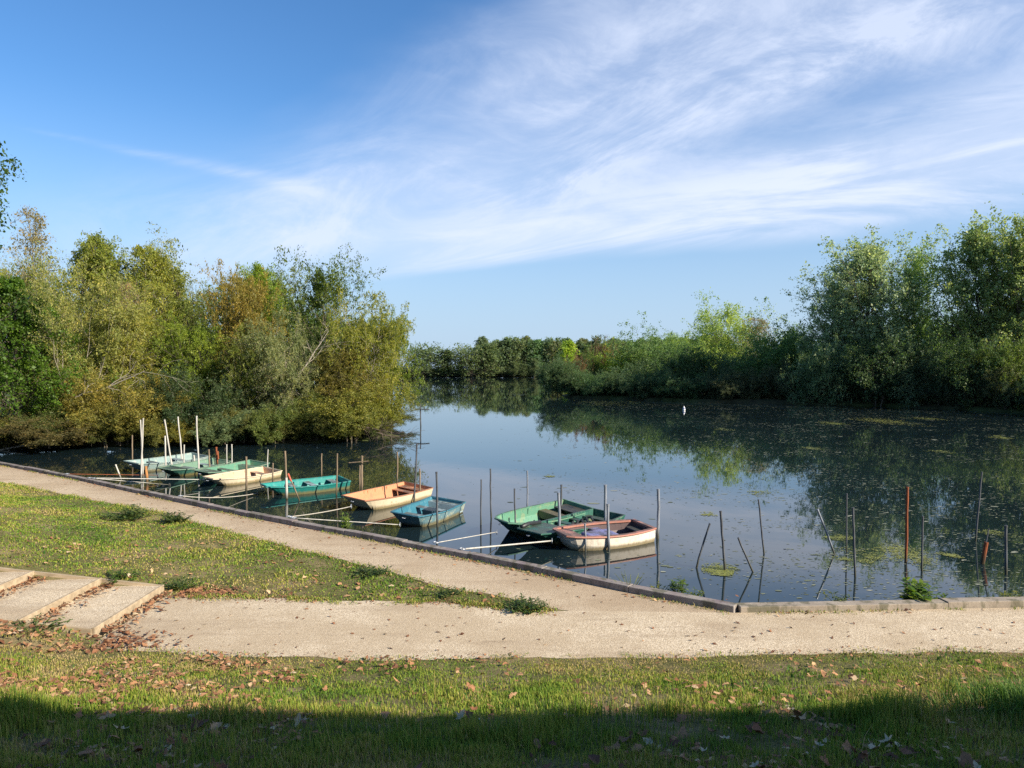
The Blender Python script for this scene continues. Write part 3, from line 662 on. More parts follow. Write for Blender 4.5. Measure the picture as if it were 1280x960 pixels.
# ------------------------------------------------------------------ boats
def boat_shape(L, B, bow_w, stern_w, fb, draft, rocker, sheer, rnd=0.0, n=18, rake=.35, flare=.82):
    """stations from stern (s=0) to bow (s=1) along +x; returns outer/inner profiles"""
    S = np.linspace(0,1,n); st = []
    for s in S:
        if s < .45: w = stern_w+(1-stern_w)*math.sin(s/.45*math.pi/2)
        else:
            q = (s-.45)/.55; w = bow_w+(1-bow_w)*math.cos(q*math.pi/2)**(1-.45*rnd) if q<1 else bow_w
        zt = fb+sheer*(s-.35)**2*1.6
        q = max(0,(s-.55)/.45); zb = -draft+rocker*q**2+.05*max(0,(.25-s)/.25)**2
        bt = B*.5*w; bb = bt*(flare-.12*q)
        xt = s*L-L*.5; xb = xt-rake*L*.12*q**2
        st.append((xt,xb,bt,bb,zt,zb))
    return st
def make_boat(label, bow_px, stern_px, B, style, extra=None):
    b0, s0 = on_z(*bow_px)[:2], on_z(*stern_px)[:2]; d = b0-s0; L = np.linalg.norm(d)*style.get('lm',1.06); c = (b0+s0)/2
    r = empty('rowing_boat', (c[0],c[1],style.get('dz',0)), math.atan2(d[1],d[0]))
    r.rotation_euler[0] = R(-style.get('roll',4)*1.5); r.rotation_euler[1] = R(style.get('pitch',0))
    tag(r, label, 'boat', 'moored boats along the quay')
    st = boat_shape(L, B, style.get('bow',.5), style.get('stern',.85), style.get('fb',.36)*.88, .12, style.get('rock',.22), style.get('sheer',.16), style.get('rnd',0), rake=style.get('rake',1.25), flare=style.get('flare',.84))
    n = len(st)
    def skin(sgn_pts):  # list of profiles (k,3)
        Pn = np.array(sgn_pts); k = Pn.shape[1]; ii = np.arange(n*k).reshape(n,k)
        f = [(ii[i,j],ii[i,j+1],ii[i+1,j+1],ii[i+1,j]) for i in range(n-1) for j in range(k-1)]
        return [tuple(p) for p in Pn.reshape(-1,3)], f, ii
    outer = []; inner = []
    th = .035
    for xt,xb,bt,bb,zt,zb in st:
        m1 = .5+.10*style.get('rnd',0); mid = (bt*m1+bb*(1-m1)+.03*style.get('rnd',0), .5*(zt+zb)); xm = (xt+xb)/2
        outer.append([(xt,bt,zt),(xm,mid[0],mid[1]),(xb,bb,zb),(xb,0,zb-.02),(xb,-bb,zb),(xm,-mid[0],mid[1]),(xt,-bt,zt)])
        e = 1-2*th/L
        zf = min(zb+.07, zt-.05)
        inner.append([(xt*e,bt-th,zt),(xm*e,mid[0]-th,max(mid[1],zf)),(xb*e,bb-th-.01,zf),(xb*e,0,zf),(xb*e,-bb+th+.01,zf),(xm*e,-mid[0]+th,max(mid[1],zf)),(xt*e,-bt+th,zt)])
    v, f, ii = skin(outer)
    f += [tuple(ii[0,::-1]), tuple(ii[-1,:])]
    mb = MB(); mb.add(v, f); hl = mb.build('hull', style['hull'], r)
    v, f, ii = skin(inner); f = [q[::-1] for q in f]+[tuple(ii[0]), tuple(ii[-1,::-1])]
    me = bpy.data.meshes.new('interior'); me.from_pydata(v,[],f); me.update(); il = link('interior', me, style['inside'], r)
    # gunwale: a rail around the rim
    loop = [(s[0],s[2],s[4]) for s in st]+[(s[0],-s[2],s[4]) for s in st[::-1]]
    gw, gh = style.get('rail',(.045,.04)); mbr = MB(); ring = []
    nl = len(loop)
    for i in range(nl):
        p, q, o = np.array(loop[i]), np.array(loop[(i+1)%nl]), np.array(loop[i-1])
        t = (q-o)[:2]; t = t/np.linalg.norm(t); nn = np.array([t[1],-t[0]])
        if np.dot(nn,p[:2])<0: nn = -nn
        ring.append([(*(p[:2]+nn*.012),p[2]-gh*.6),(*(p[:2]+nn*gw*.5),p[2]-gh*.2),(*(p[:2]+nn*gw*.4),p[2]+gh*.4),(*(p[:2]-nn*gw),p[2]+gh*.4),(*(p[:2]-nn*gw),p[2]-gh*.5)])
    V = [tuple(map(float,x)) for rr in ring for x in rr]; Fs = [(i*5+k,i*5+(k+1)%5,((i+1)%nl)*5+(k+1)%5,((i+1)%nl)*5+k) for i in range(nl) for k in range(5)]
    mbr.add(V, Fs); mbr.build('gunwale', style['rail_m'], hl)
    def width_at(s, z):
        i = int(np.clip(s*(n-1),0,n-1)); xt,xb,bt,bb,zt,zb = st[i]; q = np.clip((z-zb)/(zt-zb),0,1); return bb+(bt-bb)*q-th, xb+(xt-xb)*q
    for (s, wd, z, box) in style.get('seats',()):
        w, x = width_at(s, z); mb = MB()
        w2,_ = width_at(min(1,s+wd/L/2), z); w1,_ = width_at(max(0,s-wd/L/2), z)
        x0, x1 = x-wd/2, x+wd/2
        zl = z-.03 if not box else max(z-.22,-.02)
        vs_ = [(x0,-w1,zl),(x1,-w2,zl),(x1,w2,zl),(x0,w1,zl),(x0,-w1,z),(x1,-w2,z),(x1,w2,z),(x0,w1,z)]
        mb.add(vs_, [(3,2,1,0),(4,5,6,7),(0,1,5,4),(1,2,6,5),(2,3,7,6),(3,0,4,7)]); mb.build('seat', style['seat_m'], r, bevel=.008)
    if style.get('deck'):
        s0_ = style['deck']; mb = MB(); top = []; 
        for i in range(int(s0_*(n-1)), n): xt,xb,bt,bb,zt,zb = st[i]; top.append((xt,bt-.03,zt-.012))
        k = len(top); vs_ = top+[(a,-b_,c_) for a,b_,c_ in top]+[(a,b_,c_-.03) for a,b_,c_ in top]+[(a,-b_,c_-.03) for a,b_,c_ in top]
        fs = [(i,i+1,k+i+1,k+i) for i in range(k-1)]+[(2*k+i,3*k+i,3*k+i+1,2*k+i+1) for i in range(k-1)]+[(0,k,3*k,2*k)]
        mb.add(vs_, fs); mb.build('bow_deck', style.get('deck_m',style['seat_m']), r)
    # iron ring on the bow, rib knees inside
    xt,xb,bt,bb,zt,zb = st[-1]; mb = MB(); 
    mb.tube([(xt+.03+.05*math.sin(a), .05*math.cos(a), zt-.10) for a in np.linspace(0,2*math.pi,13)], .009, 6, False); mb.build('mooring_ring', M_STEEL, hl)
    for s in style.get('knees',()):
        i = int(s*(n-1)); xt,xb,bt,bb,zt,zb = st[i]
        for sg in (1,-1):
            mb = MB(); mb.box(xt-.025,xt+.025, min(sg*(bt-th-.03),sg*(bt-th-.002)), max(sg*(bt-th-.03),sg*(bt-th-.002)), zt-.18, zt-.02); mb.build('rib_knee', style['inside'], il)
    if extra: extra(r, st, L)
    return r
M_STEEL = plain('galvanised_steel',(.30,.33,.38),(.16,.17,.19),.45,14,.5,.1,.35,(1,1,.2),water=True)
M_DARKSTEEL = plain('dark_weathered_steel',(.10,.11,.125),(.05,.05,.055),.6,12,.4,.2,.1,(1,1,.25),water=True)
M_WHITEPIPE = plain('white_plastic_pipe',(.52,.50,.45),(.33,.31,.27),.5,7,.35,.05,0,(1,1,.15),water=True)
M_RUST = plain('rusty_iron',(.28,.085,.035),(.15,.05,.025),.8,16,.2,.3,0,(1,1,.3),water=True)
M_WOOD = plain('weathered_wood',(.25,.19,.13),(.12,.09,.06),.85,14,.15,.4,0,(1,1,.12),water=True)
M_ORWOOD = plain('orange_wood',(.42,.20,.07),(.25,.12,.05),.8,10,.2,.3,0,(1,1,.15),water=True)
M_ROPE = plain('pale_rope',(.45,.42,.36),(.28,.26,.22),.9,40,.1)
c_teal = paint('teal_paint',(.008,.14,.125),.55,(.05,.19,.17)); c_tealin = paint('teal_inside',(.014,.21,.19),.6,(.08,.25,.23),stain=False)
c_cream = paint('cream_paint',(.62,.53,.38),.35,(.48,.38,.24)); c_orange = paint('orange_primer',(.52,.235,.12),.55,(.36,.17,.10),stain=False)
c_blue = paint('pale_blue_paint',(.12,.215,.25),.7,(.42,.42,.30)); c_bluein = paint('blue_inside',(.035,.15,.21),.65,(.10,.22,.27),stain=False)
c_lgreen = paint('light_green_paint',(.10,.24,.16),.8,(.18,.25,.15),stain=False); c_green = paint('green_paint',(.022,.095,.072),.8,(.12,.20,.13))
c_dgreen = paint('dark_green_paint',(.022,.085,.065),.5,(.09,.16,.13)); c_brownrail = paint('brown_rail',(.33,.15,.08),.5,stain=False); c_white = paint('white_hull_paint',(.62,.56,.47),.45,(.40,.33,.24))
c_red = paint('faded_red_paint',(.36,.16,.12),.6,(.30,.20,.16),stain=False); c_darkin = paint('dark_grimy_inside',(.12,.085,.085),.6,(.05,.04,.045),stain=False); c_violet = paint('violet_paint',(.20,.21,.42),.35,(.30,.30,.42),stain=False)
c_grey = paint('grey_bench',(.28,.36,.38),.35,(.18,.20,.20),stain=False); c_pink = paint('pinkish_inside',(.56,.38,.25),.4,(.42,.30,.20),stain=False)
c_pale = paint('pale_sage_paint',(.225,.31,.30),.7,(.42,.44,.36)); c_sage = paint('sage_green_paint',(.135,.23,.165),.75,(.25,.29,.21),stain=False)
c_black = paint('black_rubber',(.02,.022,.024),.3,(.06,.06,.06),stain=False); c_olive = paint('muddy_inside',(.14,.11,.05),.5,(.07,.08,.04),stain=False)
c_navy = paint('dark_blue_box',(.012,.03,.045),.2,stain=False)
BO = {}
def fl_deck(m_, s0, s1, z, m):
    pass
BO['pale'] = make_boat('long pale blue punt moored farthest from the viewer among white pipes', (166,591), (248,578.5), 1.3, dict(hull=c_pale, inside=c_pale, rail_m=c_pale, seat_m=c_grey, bow=.7, stern=.9, fb=.42, seats=((.3,.28,.27,0),(.65,.28,.29,0)), rake=1.0, knees=(.45,)))
BO['dark'] = make_boat('dark bowed sage green boat between the pale blue punt and the light green boat', (206,597.5), (276,583.5), 1.25, dict(hull=c_dgreen, inside=c_sage, rail_m=c_sage, seat_m=c_grey, bow=.6, fb=.34, seats=((.25,.28,.2,0),(.55,.26,.2,0)), deck=.72, deck_m=c_dgreen))
BO['lime'] = make_boat('light green boat with pale benches lying just behind the cream boat', (252,601), (322,586), 1.25, dict(hull=c_green, inside=c_lgreen, rail_m=c_sage, seat_m=c_sage, bow=.6, fb=.34, seats=((.22,.3,.22,1),(.55,.26,.22,0)), deck=.8))
BO['cream'] = make_boat('cream hulled boat with pinkish inside left of the teal boat', (262,609), (338,595.5), 1.25, dict(hull=c_cream, inside=c_pink, rail_m=c_cream, seat_m=c_pink, bow=.45, fb=.34, sheer=.12, seats=((.2,.26,.2,0),), knees=(.35,.5,.65)))
def teal_extra(r, st, L):
    pass
BO['teal'] = make_boat('bright teal boat with three grey benches', (332,620), (427,609), 1.2, dict(hull=c_teal, inside=c_tealin, rail_m=c_tealin, seat_m=c_grey, bow=.42, fb=.37, sheer=.10, roll=4, seats=((.12,.26,.24,0),(.42,.24,.24,0),(.70,.24,.26,0))))
BO['orange'] = make_boat('cream boat with bare orange inside and shadowed square bow', (443,639), (520,620), 1.35, dict(hull=c_cream, inside=c_orange, rail_m=c_brownrail, rail=(.03,.03), seat_m=c_orange, bow=.74, stern=.97, fb=.44, rock=.18, sheer=.08, roll=3.5, seats=((.08,.4,.30,0),(.2,.26,.24,0)), knees=(.3,.4,.5,.6,.7)))
def blue_extra(r, st, L):
    mb = MB(); mb.box(-.42,.02,-.17,.17,.0,.30); mb.build('storage_box', c_navy, r, bevel=.02)
    mb = MB(); mb.box(L*.22,L*.25,-.3,.3,.02,.24); mb.build('bulkhead', c_navy, r, bevel=.006)
    mb = MB(); mb.tube([(-.62,.02,.36),(-.60,.02,.44),(-.56,.02,.45)],.03,8); mb.build('oarlock', c_grey, r)
BO['blue'] = make_boat('weathered blue boat with a dark box amidships and dark square bow', (506,661), (558,639.5), 1.25, dict(hull=c_blue, inside=c_bluein, rail_m=c_bluein, seat_m=c_grey, bow=.72, stern=.97, fb=.42, rock=.18, roll=3.5, sheer=.10, seats=((.08,.3,.30,1),(.36,.24,.27,0),(.72,.5,.22,0))), blue_extra)
def lg_extra(r, st, L):
    mb = MB(); mb.box(-L*.47,-L*.30,-.42,.42,.30,.33); mb.build('stern_board', c_black, r)
BO['lightgreen'] = make_boat('light green round bowed boat with muddy inside lying tilted', (628,671), (720,647), 1.35, dict(hull=c_green, inside=c_lgreen, rail_m=c_lgreen, seat_m=c_olive, bow=.36, rnd=.9, stern=.9, fb=.44, roll=5, sheer=.12, seats=((.10,.42,.22,0),(.33,.34,.25,1)), knees=(.5,)), lg_extra)
def dg_extra(r, st, L):
    mb = MB()
    for i in range(5): 
        x = -L*.3+i*.22; mb.tube([(x,-.4+.1*i,.2),(x+.2,.0,.34),(x+.5,.35-.05*i,.25)], .035, 6)
    mb.build('driftwood', c_black, r)
    mb = MB(); mb.tube([(L*.20,-.53,.36),(L*.34,-.50,.42),(L*.47,-.34,.45)], .06, 8); mb.build('fender', c_black, r, smooth=True)
BO['darkgreen'] = make_boat('scruffy dark green boat full of debris between light green and white boats', (664,683), (758,655), 1.3, dict(hull=c_green, inside=c_green, rail_m=c_green, seat_m=c_dgreen, bow=.6, stern=.85, fb=.36, roll=2, sheer=.14, deck=.66, deck_m=c_green, seats=((.12,.3,.22,0),(.32,.24,.24,0),(.5,.24,.26,0))), dg_extra)
def wh_extra(r, st, L):
    mb = MB(); mb.box(-L*.12,L*.20,-.30,.30,.10,.30); mb.build('thwart_box', c_violet, r, bevel=.05)
    mb = MB(); mb.box(-L*.47,-L*.36,-.36,.36,.22,.27); mb.build('seat', c_navy, r, bevel=.02)
BO['white'] = make_boat('white dinghy with faded red rim and violet seat nearest the viewer', (703,686), (802,673), 1.30, dict(hull=c_white, inside=c_darkin, rail_m=c_red, seat_m=c_violet, bow=.52, rnd=.8, stern=.72, fb=.42, rail=(.075,.06), rock=.15, rake=.8, roll=2.5, sheer=.08, flare=.9, deck=.84, deck_m=c_red, seats=((.52,.30,.26,0),)), wh_extra)

# ------------------------------------------------------------------ poles
def pole(name, label, top, base, rpx, m, cat='mooring pole', group='mooring poles', sub=None):
    B = on_z(*base); Tp = on_y(top[0], top[1], B[1]); rad = rpx/F_PX*B[1]*(.54 if m is M_WHITEPIPE else .80)
    d = (Tp-B); L = np.linalg.norm(d); u = d/L; mb = MB(); n = 9
    g = np.random.default_rng(int(abs(top[0]*7+top[1]*3)))
    pts = [(0,0,0)]; 
    t = np.linspace(-.6,L,n); w = np.cumsum(g.normal(0,rad*.22,(n,2)),0); w -= w[2]
    side = np.cross(u,(0,1,0)); side /= np.linalg.norm(side)
    pts = [B+u*a+side*w[i,0] for i,a in enumerate(t)]
    r = empty(name, B); tag(r, label, cat, group)
    pts = [p-B for p in pts]
    rr = [rad*(1.05-.12*i/n)*(1+g.normal(0,.03)) for i in range(n)]
    mb.tube(pts, rr, 10, False)
    # hollow rim
    mb.tube([pts[-1]-u*.05, pts[-1]], rr[-1]*.72, 10, True); mb.build('shaft', m, r, smooth=True)
    mb = MB(); mb.tube([pts[-1]-u*rad*1.2, pts[-1]+u*rad*.2], rr[-1]*1.12, 10, True); mb.build('rim', m, r)
    if sub: 
        for (a,b,f,mm,nm) in sub:
            mb = MB(); mb.tube([u*L*a, u*L*b], rad*f, 10); mb.build(nm, mm, r)
    return r
GB, DK, WP, RU, WD = M_STEEL, M_DARKSTEEL, M_WHITEPIPE, M_RUST, M_WOOD
PL = [
 ('thick blue grey steel pole right of the white dinghy',(822,611.5),(822,673),2.4,GB),
 ('dark steel pole leaning right, left of the pole in the weed patch',(889,655),(870.5,710),1.5,DK),
 ('dark upright pole standing in the small round weed patch',(900.5,639),(906,713),1.9,DK),
 ('short dark pole leaning left, right of the round weed patch',(923,672),(941.5,715),1.5,DK),
 ('slim upright pole leaning slightly, alone right of the leaning trio',(947.5,624.5),(955,692),1.3,DK),
 ('leaning steel pole left of the two upright poles in mid right water',(1021.5,637),(1043,692.5),1.5,GB),
 ('thin upright pole, taller of the close pair at right',(1058,617),(1058,690),1.2,DK),
 ('thicker upright pole, nearer of the close pair at right',(1067,634.5),(1069,721),1.7,DK),
 ('tall bright rust red pole in the right water',(1133.5,609),(1132,704),2.1,RU),
 ('slim grey pole just right of the tall rust red pole',(1152.5,645.5),(1152.5,714),1.5,DK),
 ('tall thin leaning rod farthest right in the open water',(1228,590),(1219.5,677),1.3,DK),
 ('thick square topped pole nearest the right edge',(1257.5,657),(1257,718),2.2,DK),
 ('dark pole standing in front of the weathered blue boat',(546,590),(547,659),1.7,DK),
 ('thin rod between blue boat and light green boat, left of two',(601.5,599.5),(601,657),1.2,DK),
 ('taller thin rod between blue boat and light green boat, right of two',(612,586),(614,647),1.3,DK),
 ('dark rod standing before the light green boat bow',(643,611),(644.5,667),1.3,DK),
 ('slim rod behind the far side of the light green boat',(659,588.5),(659,640),1.3,GB),
 ('thick pale pole between dark green boat and white dinghy',(698,616),(699.5,669),2.3,GB),
 ('thin tall pole behind the stern of the light green boat',(702,606),(702,647),1.6,DK),
 ('thick pale pole behind the white dinghy amidships',(757,606),(757.5,663),2.4,GB),
 ('thick grey pole in front of the white dinghy',(760,630),(760.5,688),2.4,GB),
 ('slim pale pole in front of the white dinghy bow',(731.5,654.5),(732,690),1.5,GB),
 ('pole with white lower part before the teal boat bow',(357,564),(358.5,624),1.6,WD),
 ('thin dark rod in front of the teal boat stern',(421,567),(420.5,619),1.2,WD),
 ('thin rod behind the teal boat',(402,567),(402,599),1.0,WD),
 ('slim stake beside the brown post with a crossbar',(450,582),(449.5,613),1.3,WD),
 ('rod standing in the water behind the orange boat',(496,565),(496,604),1.3,WD),
 ('tall dark rod before the stern of the orange boat',(520.5,555),(517.5,628),1.4,DK),
 ('shorter rod at the stern corner of the orange boat',(525,586),(526,623),1.2,WD),
 ('pale rod at the stern of the cream boat',(334.5,562),(334.5,593),1.2,WP),
 ('short rod in front of the stern of the cream boat',(342,579),(341,603),1.2,WD),
 ('brown stake before the middle of the cream boat',(308,571),(307.5,613),1.6,WD),
 ('white pipe leaning right, crossing another white pipe at left',(175.5,525),(179,597),1.5,WP),
 ('white pipe leaning left, crossing another white pipe at left',(179,523),(176.5,600),1.7,WP),
 ('white upright pipe before the bow of the dark bowed boat',(206,545),(207.7,590),1.8,WP),
 ('long white pipe leaning left over the dark bowed boat',(206.5,524.5),(216,588),1.7,WP),
 ('long white pipe standing behind the pale blue punt stern',(222.5,521),(228,581),1.6,WP),
 ('thin pale rod beside the dark bowed boat amidships',(230.5,556),(229.7,589),1.4,WP),
 ('short white stub at the stern of the pale blue punt',(243,569),(244,583),1.7,WP),
 ('tallest white pole, standing before the light green boat bow',(246,520),(248.6,597),1.9,WP),
 ('thin grey rod behind the bow of the pale blue punt',(165,544),(165.6,580),1.0,WD),
 ('short white pipe leaning left near the kerb at far left',(144,581),(151,599),1.7,WP),
 ('thin grey rod over the middle of the light green boat',(261.5,562),(263,595),1.2,WD),
 ('white ended stake behind the light green boat, left of two',(283.5,555.5),(283.5,586),1.2,WP),
 ('white ended stake behind the light green boat, right of two',(290,555.5),(290,586),1.3,WP),
]
PNAME = 'mooring_pole'
for lab, tp, ba, rp, m in PL:
    sub = None
    if 'white lower part' in lab: sub = [(.02,.45,1.25,WP,'white_sleeve')]
    pole(PNAME, lab, tp, ba, rp, m, sub=sub)
pole('iron_stake','thick rusty stake with a thin rod in its top near the right edge',(1236,661),(1228,705),1.0,DK,sub=[(-.3,.62,3.2,M_RUST,'rusty_sleeve')])
pole('wooden_post','orange brown wooden post below the crossing white pipes',(183,583),(184.8,603),2.1,M_ORWOOD)
pole('wooden_post','rusty post wrapped in reddish rags behind the light green boat',(271,559),(272.7,584),1.5,M_RUST,sub=[(.4,.8,1.5,M_RUST,'rag_wrap')])
pole('oar','red tipped oar leaning in the water before the teal boat',(360,592),(374,626),1.1,M_WOOD,cat='oar',group=None,sub=[(.72,1.0,1.4,paint('red_tip',(.5,.08,.04),.2,stain=False),'red_tip')])
r = pole('crossbar_post','brown post with a thin crossbar between teal and orange boats',(453.5,570),(452,615),1.9,M_WOOD,cat='post')
B = on_z(452,615); a, b = on_y(437,578,B[1])-B, on_y(461,576,B[1])-B
mb = MB(); mb.tube([a+(0,-.12,0),b+(0,-.12,0)],.02,6); mb.build('crossbar', M_WOOD, r)
r = pole('water_marker','dark stick with a crossbar standing alone off the left wood tip',(525,505),(526,533),1.0,M_DARKSTEEL,cat='marker',group=None)
B = on_z(526,533); a, b = on_y(518,512.5,B[1])-B, on_y(537,512,B[1])-B
mb = MB(); mb.tube([a+(0,-.1,0),(0,-.1,a[2]+.08),b+(0,-.1,0)],.05,6); mb.build('crossbar', M_DARKSTEEL, r)

# rods and ropes from kerb to boats
def rod(name, label, a, b, za, zb, rad, m, cat, sag=0.0):
    A, Bp = on_z(*a, za), on_z(*b, zb); pts = []
    for t in np.linspace(0,1,9):
        p = A*(1-t)+Bp*t; p[2] = max(p[2]-sag*4*t*(1-t), .012); pts.append(p-A)
    r = empty(name, A); tag(r, label, cat, 'mooring rods and ropes')
    mb = MB(); mb.tube(pts, rad, 8); mb.build('bar' if sag==0 else 'line', m, r, smooth=True)
    mb = MB(); c = pts[0]; mb.tube([c+(.07*math.cos(q),.07*math.sin(q),.01) for q in np.linspace(0,6.283,11)], .012, 6, False); mb.build('eyelet', M_STEEL, r)
    mb = MB(); c = pts[-1]; mb.tube([c+(.0,.06*math.cos(q),.06*math.sin(q)) for q in np.linspace(0,6.283,11)], .012, 6, False); mb.build('end_hook', M_STEEL, r)
rod('mooring_rod','thick white rod from the kerb to the dark green boat',(578,686.5),(690,676),KT,.25,.019,WP,'mooring rod')
rod('mooring_rod','thin pale rod from the kerb to the light green boat',(545,678.5),(621,665),KT,.22,.011,WP,'mooring rod')
rod('mooring_rod','long white rod from the kerb to the blue boat',(367,647.5),(500,656),KT,.22,.013,WP,'mooring rod')
rod('mooring_rope','pale rope from the kerb to the orange boat bow',(362,646),(439,633),KT,.3,.014,M_ROPE,'mooring rope',.03)
rod('mooring_rope','slack pale rope from the kerb to the cream boat',(226,620),(322,616.5),KT,.05,.014,M_ROPE,'mooring rope',.10)
rod('mooring_rod','longest white rod from the kerb to the light green boat left of cream',(112,597.5),(255,599.5),KT,.25,.016,WP,'mooring rod')
rod('mooring_rod','short pale rod slanting from the kerb to the dark bowed boat',(118,598),(212,606),KT,.04,.012,WP,'mooring rod')
rod('mooring_rod','rusty rod from the kerb to the pale blue punt',(84,592.5),(197,594),KT,.2,.011,M_RUST,'mooring rod')

# buoy
B = on_z(855,513)
r = empty('buoy', B); r.scale = (.34,.34,.48); tag(r,'small white float with a blue band near the right bank','buoy')
mb = MB(); prof = [(-.2,.25),(0,.40),(.25,.44),(.5,.38),(.75,.22),(.9,.12),(1.0,.10)]
mb.tube([(0,0,z) for z,_ in prof],[w for _,w in prof],14); mb.build('float', plain('buoy_white',(.75,.75,.75),(.6,.6,.62),.5), r, smooth=True)
mb = MB(); mb.tube([(0,0,.42),(0,0,.56)],[.425,.385],14); mb.build('band', plain('buoy_blue',(.08,.12,.35)), r, smooth=True)

# ------------------------------------------------------------------ steps of timber and gravel
M_TIMBER = plain('pale_timber',(.42,.33,.22),(.24,.185,.12),.8,9,.2,.3,0,(.3,1,1))
st = empty('garden_steps',(-6.45,12.55,ZP)); tag(st,'broad gravel filled timber steps climbing to the left of the path','steps')
xs = [-6.45,-7.6,-8.85,-10.1,-11.3]
y0, y1 = 11.42, 13.72
for i, x in enumerate(xs[:-1]):
    zt = ZP+.13*(i+1)
    mb = MB(); mb.box(x-.05,x, y0, y1, zt-.30, zt+.006)
    o = mb.build('riser', M_TIMBER, st, bevel=.008); o.location = (6.45,-12.55,-ZP)
    n = 14; gx_ = np.linspace(xs[i+1]-.0,x-.052,n); gy_ = np.linspace(y0-.02,y1+.02,22); Xg,Yg = np.meshgrid(gx_,gy_)
    Zg = zt+(fbm(Xg,Yg,2.0,i)-.5)*.03-.012+.05*np.clip((x-Xg)/(x-xs[i+1]),0,1)*0
    ii = np.arange(Xg.size).reshape(Xg.shape); f = np.stack([ii[:-1,:-1],ii[:-1,1:],ii[1:,1:],ii[1:,:-1]],-1).reshape(-1,4)
    o = link('tread', np_mesh('tread', np.stack([Xg,Yg,Zg],-1).reshape(-1,3), [f], {'edge':np.zeros(Xg.size)}, True), M_GRAVEL, st); o.location = (6.45,-12.55,-ZP)
for yy in (y0, y1):
    mb = MB(); xa, xb = xs[0]-.05, xs[-1]; za, zb = ZP+.12, ZP+.12+.13*3.9
    s_ = .025
    vs_ = [(xa,yy-s_,za-.3),(xb,yy-s_,zb-.3),(xb,yy+s_,zb-.3),(xa,yy+s_,za-.3),(xa,yy-s_,za),(xb,yy-s_,zb+.02),(xb,yy+s_,zb+.02),(xa,yy+s_,za)]
    mb.add(vs_, [(3,2,1,0),(4,5,6,7),(0,1,5,4),(1,2,6,5),(2,3,7,6),(3,0,4,7)]); o = mb.build('side_board', M_TIMBER, st); o.location = (6.45,-12.55,-ZP)

# ------------------------------------------------------------------ grass
def grass_material():
    m, k, out = mat('grass'); a = k.node('ShaderNodeAttribute', attribute_name='tone').outputs['Fac']
    c = k.ramp(a, [(0,(.045,.115,.018)),(.40,(.145,.24,.026)),(.66,(.29,.305,.045)),(.84,(.38,.29,.10)),(1,(.47,.35,.18))])
    b = k.node('ShaderNodeBsdfPrincipled'); k.con(c, b.inputs['Base Color']); b.inputs['Roughness'].default_value = .6; b.inputs['Specular IOR Level'].default_value = .2
    t = k.node('ShaderNodeBsdfTranslucent'); k.con(c, t.inputs['Color']); x = k.node('ShaderNodeMixShader'); x.inputs[0].default_value = .3
    k.con(b.outputs[0], x.inputs[1]); k.con(t.outputs[0], x.inputs[2]); k.con(x.outputs[0], out.inputs[0]); return m
M_GRASS = grass_material()
def blades(x, y, hgt, wid, tone, lean=.5, g=rng):
    n = len(x); z = tz(x,y); az = g.uniform(0,6.283,n); l = hgt*lean*np.abs(g.normal(.6,.5,n))
    d = np.stack([np.cos(az),np.sin(az)],-1); s = np.stack([-d[:,1],d[:,0]],-1)
    P = np.stack([x,y],-1); w = wid[:,None]*.5
    v = np.zeros((n,5,3)); v[:,0,:2] = P-s*w; v[:,1,:2] = P+s*w; v[:,0,2] = v[:,1,2] = z-.01
    m_ = P+d*(l*.35)[:,None]; v[:,2,:2] = m_+s*w*.75; v[:,3,:2] = m_-s*w*.75; v[:,2,2] = v[:,3,2] = z+hgt*.6
    v[:,4,:2] = P+d*l[:,None]; v[:,4,2] = z+hgt*np.sqrt(np.clip(1-(l/hgt*.6)**2,.15,1))
    b = np.arange(n)*5
    return v.reshape(-1,3), np.stack([b,b+1,b+2,b+3],-1), np.stack([b+3,b+2,b+4],-1), np.repeat(tone,5)
VV, QQ, TT, TN = [], [], [], []; off = 0
def add_blades(x, y, hgt, wid, tone, lean=.5):
    global off
    v,q4,t3,tn = blades(x,y,hgt,wid,np.clip(tone,0,1),lean); VV.append(v); QQ.append(q4+off); TT.append(t3+off); TN.append(tn); off += len(v)
def dryness(x, y):
    return fbm(x,y,.55,11)*.6+fbm(x,y,2.2,13)*.4
# foreground
n = 620000
y = 4.2+(11.1-4.2)*rng.random(n)**1.15; x = rng.uniform(-1,1,n)*(y*.78+5)
ne = np.interp(x,ny_x,ny_y); wv = (fbm(x,y,3.0,21)-.5)*.35
pr = np.clip((ne+.12+wv-y)/.35,0,1); dn = fbm(x,y,1.6,8)
ok = (rng.random(n) < pr*np.clip(.25+1.6*(dn-.34),.10,1)) & ~((x<-6.4)&(y>11.35))
x, y, dn, ne = x[ok], y[ok], dn[ok], ne[ok]
s = ne-y
dry = dryness(x,y); leftdry = np.clip((-x-1)/6,0,1)*.16
edge_dry = np.clip(1-s/1.6,0,1)*.16
tone = .50+(dry-.5)*1.4+rng.normal(0,.16,len(x))+edge_dry+leftdry+np.clip((s-.8)/2,0,1)*np.clip((4.2-s)/2,0,1)*.08
tuft = fbm(x,y,2.6,31)
hg = (.022+.036*np.clip((s-.8)/3.5,0,1)+.03*np.clip(tuft-.52,0,1)*3*np.clip(s/2.5,0,1)+.24*np.clip(fbm(x,y,1.1,37)-.47,0,1)*3*np.exp(-((s-3.7)/.6)**2))*rng.uniform(.5,1.5,len(x))
add_blades(x,y,hg,(.004+.0012*y/2)*rng.uniform(.6,1.3,len(x)),tone)
# tall wisps
n = 2600; y = rng.uniform(4.6,9.5,n); x = rng.uniform(-1,1,n)*(y*.75+1)
keep = fbm(x,y,1.3,41)>.5
x,y = x[keep],y[keep]; add_blades(x,y,rng.uniform(.16,.32,len(x)),np.full(len(x),.006),.45+rng.normal(0,.25,len(x)),.7)
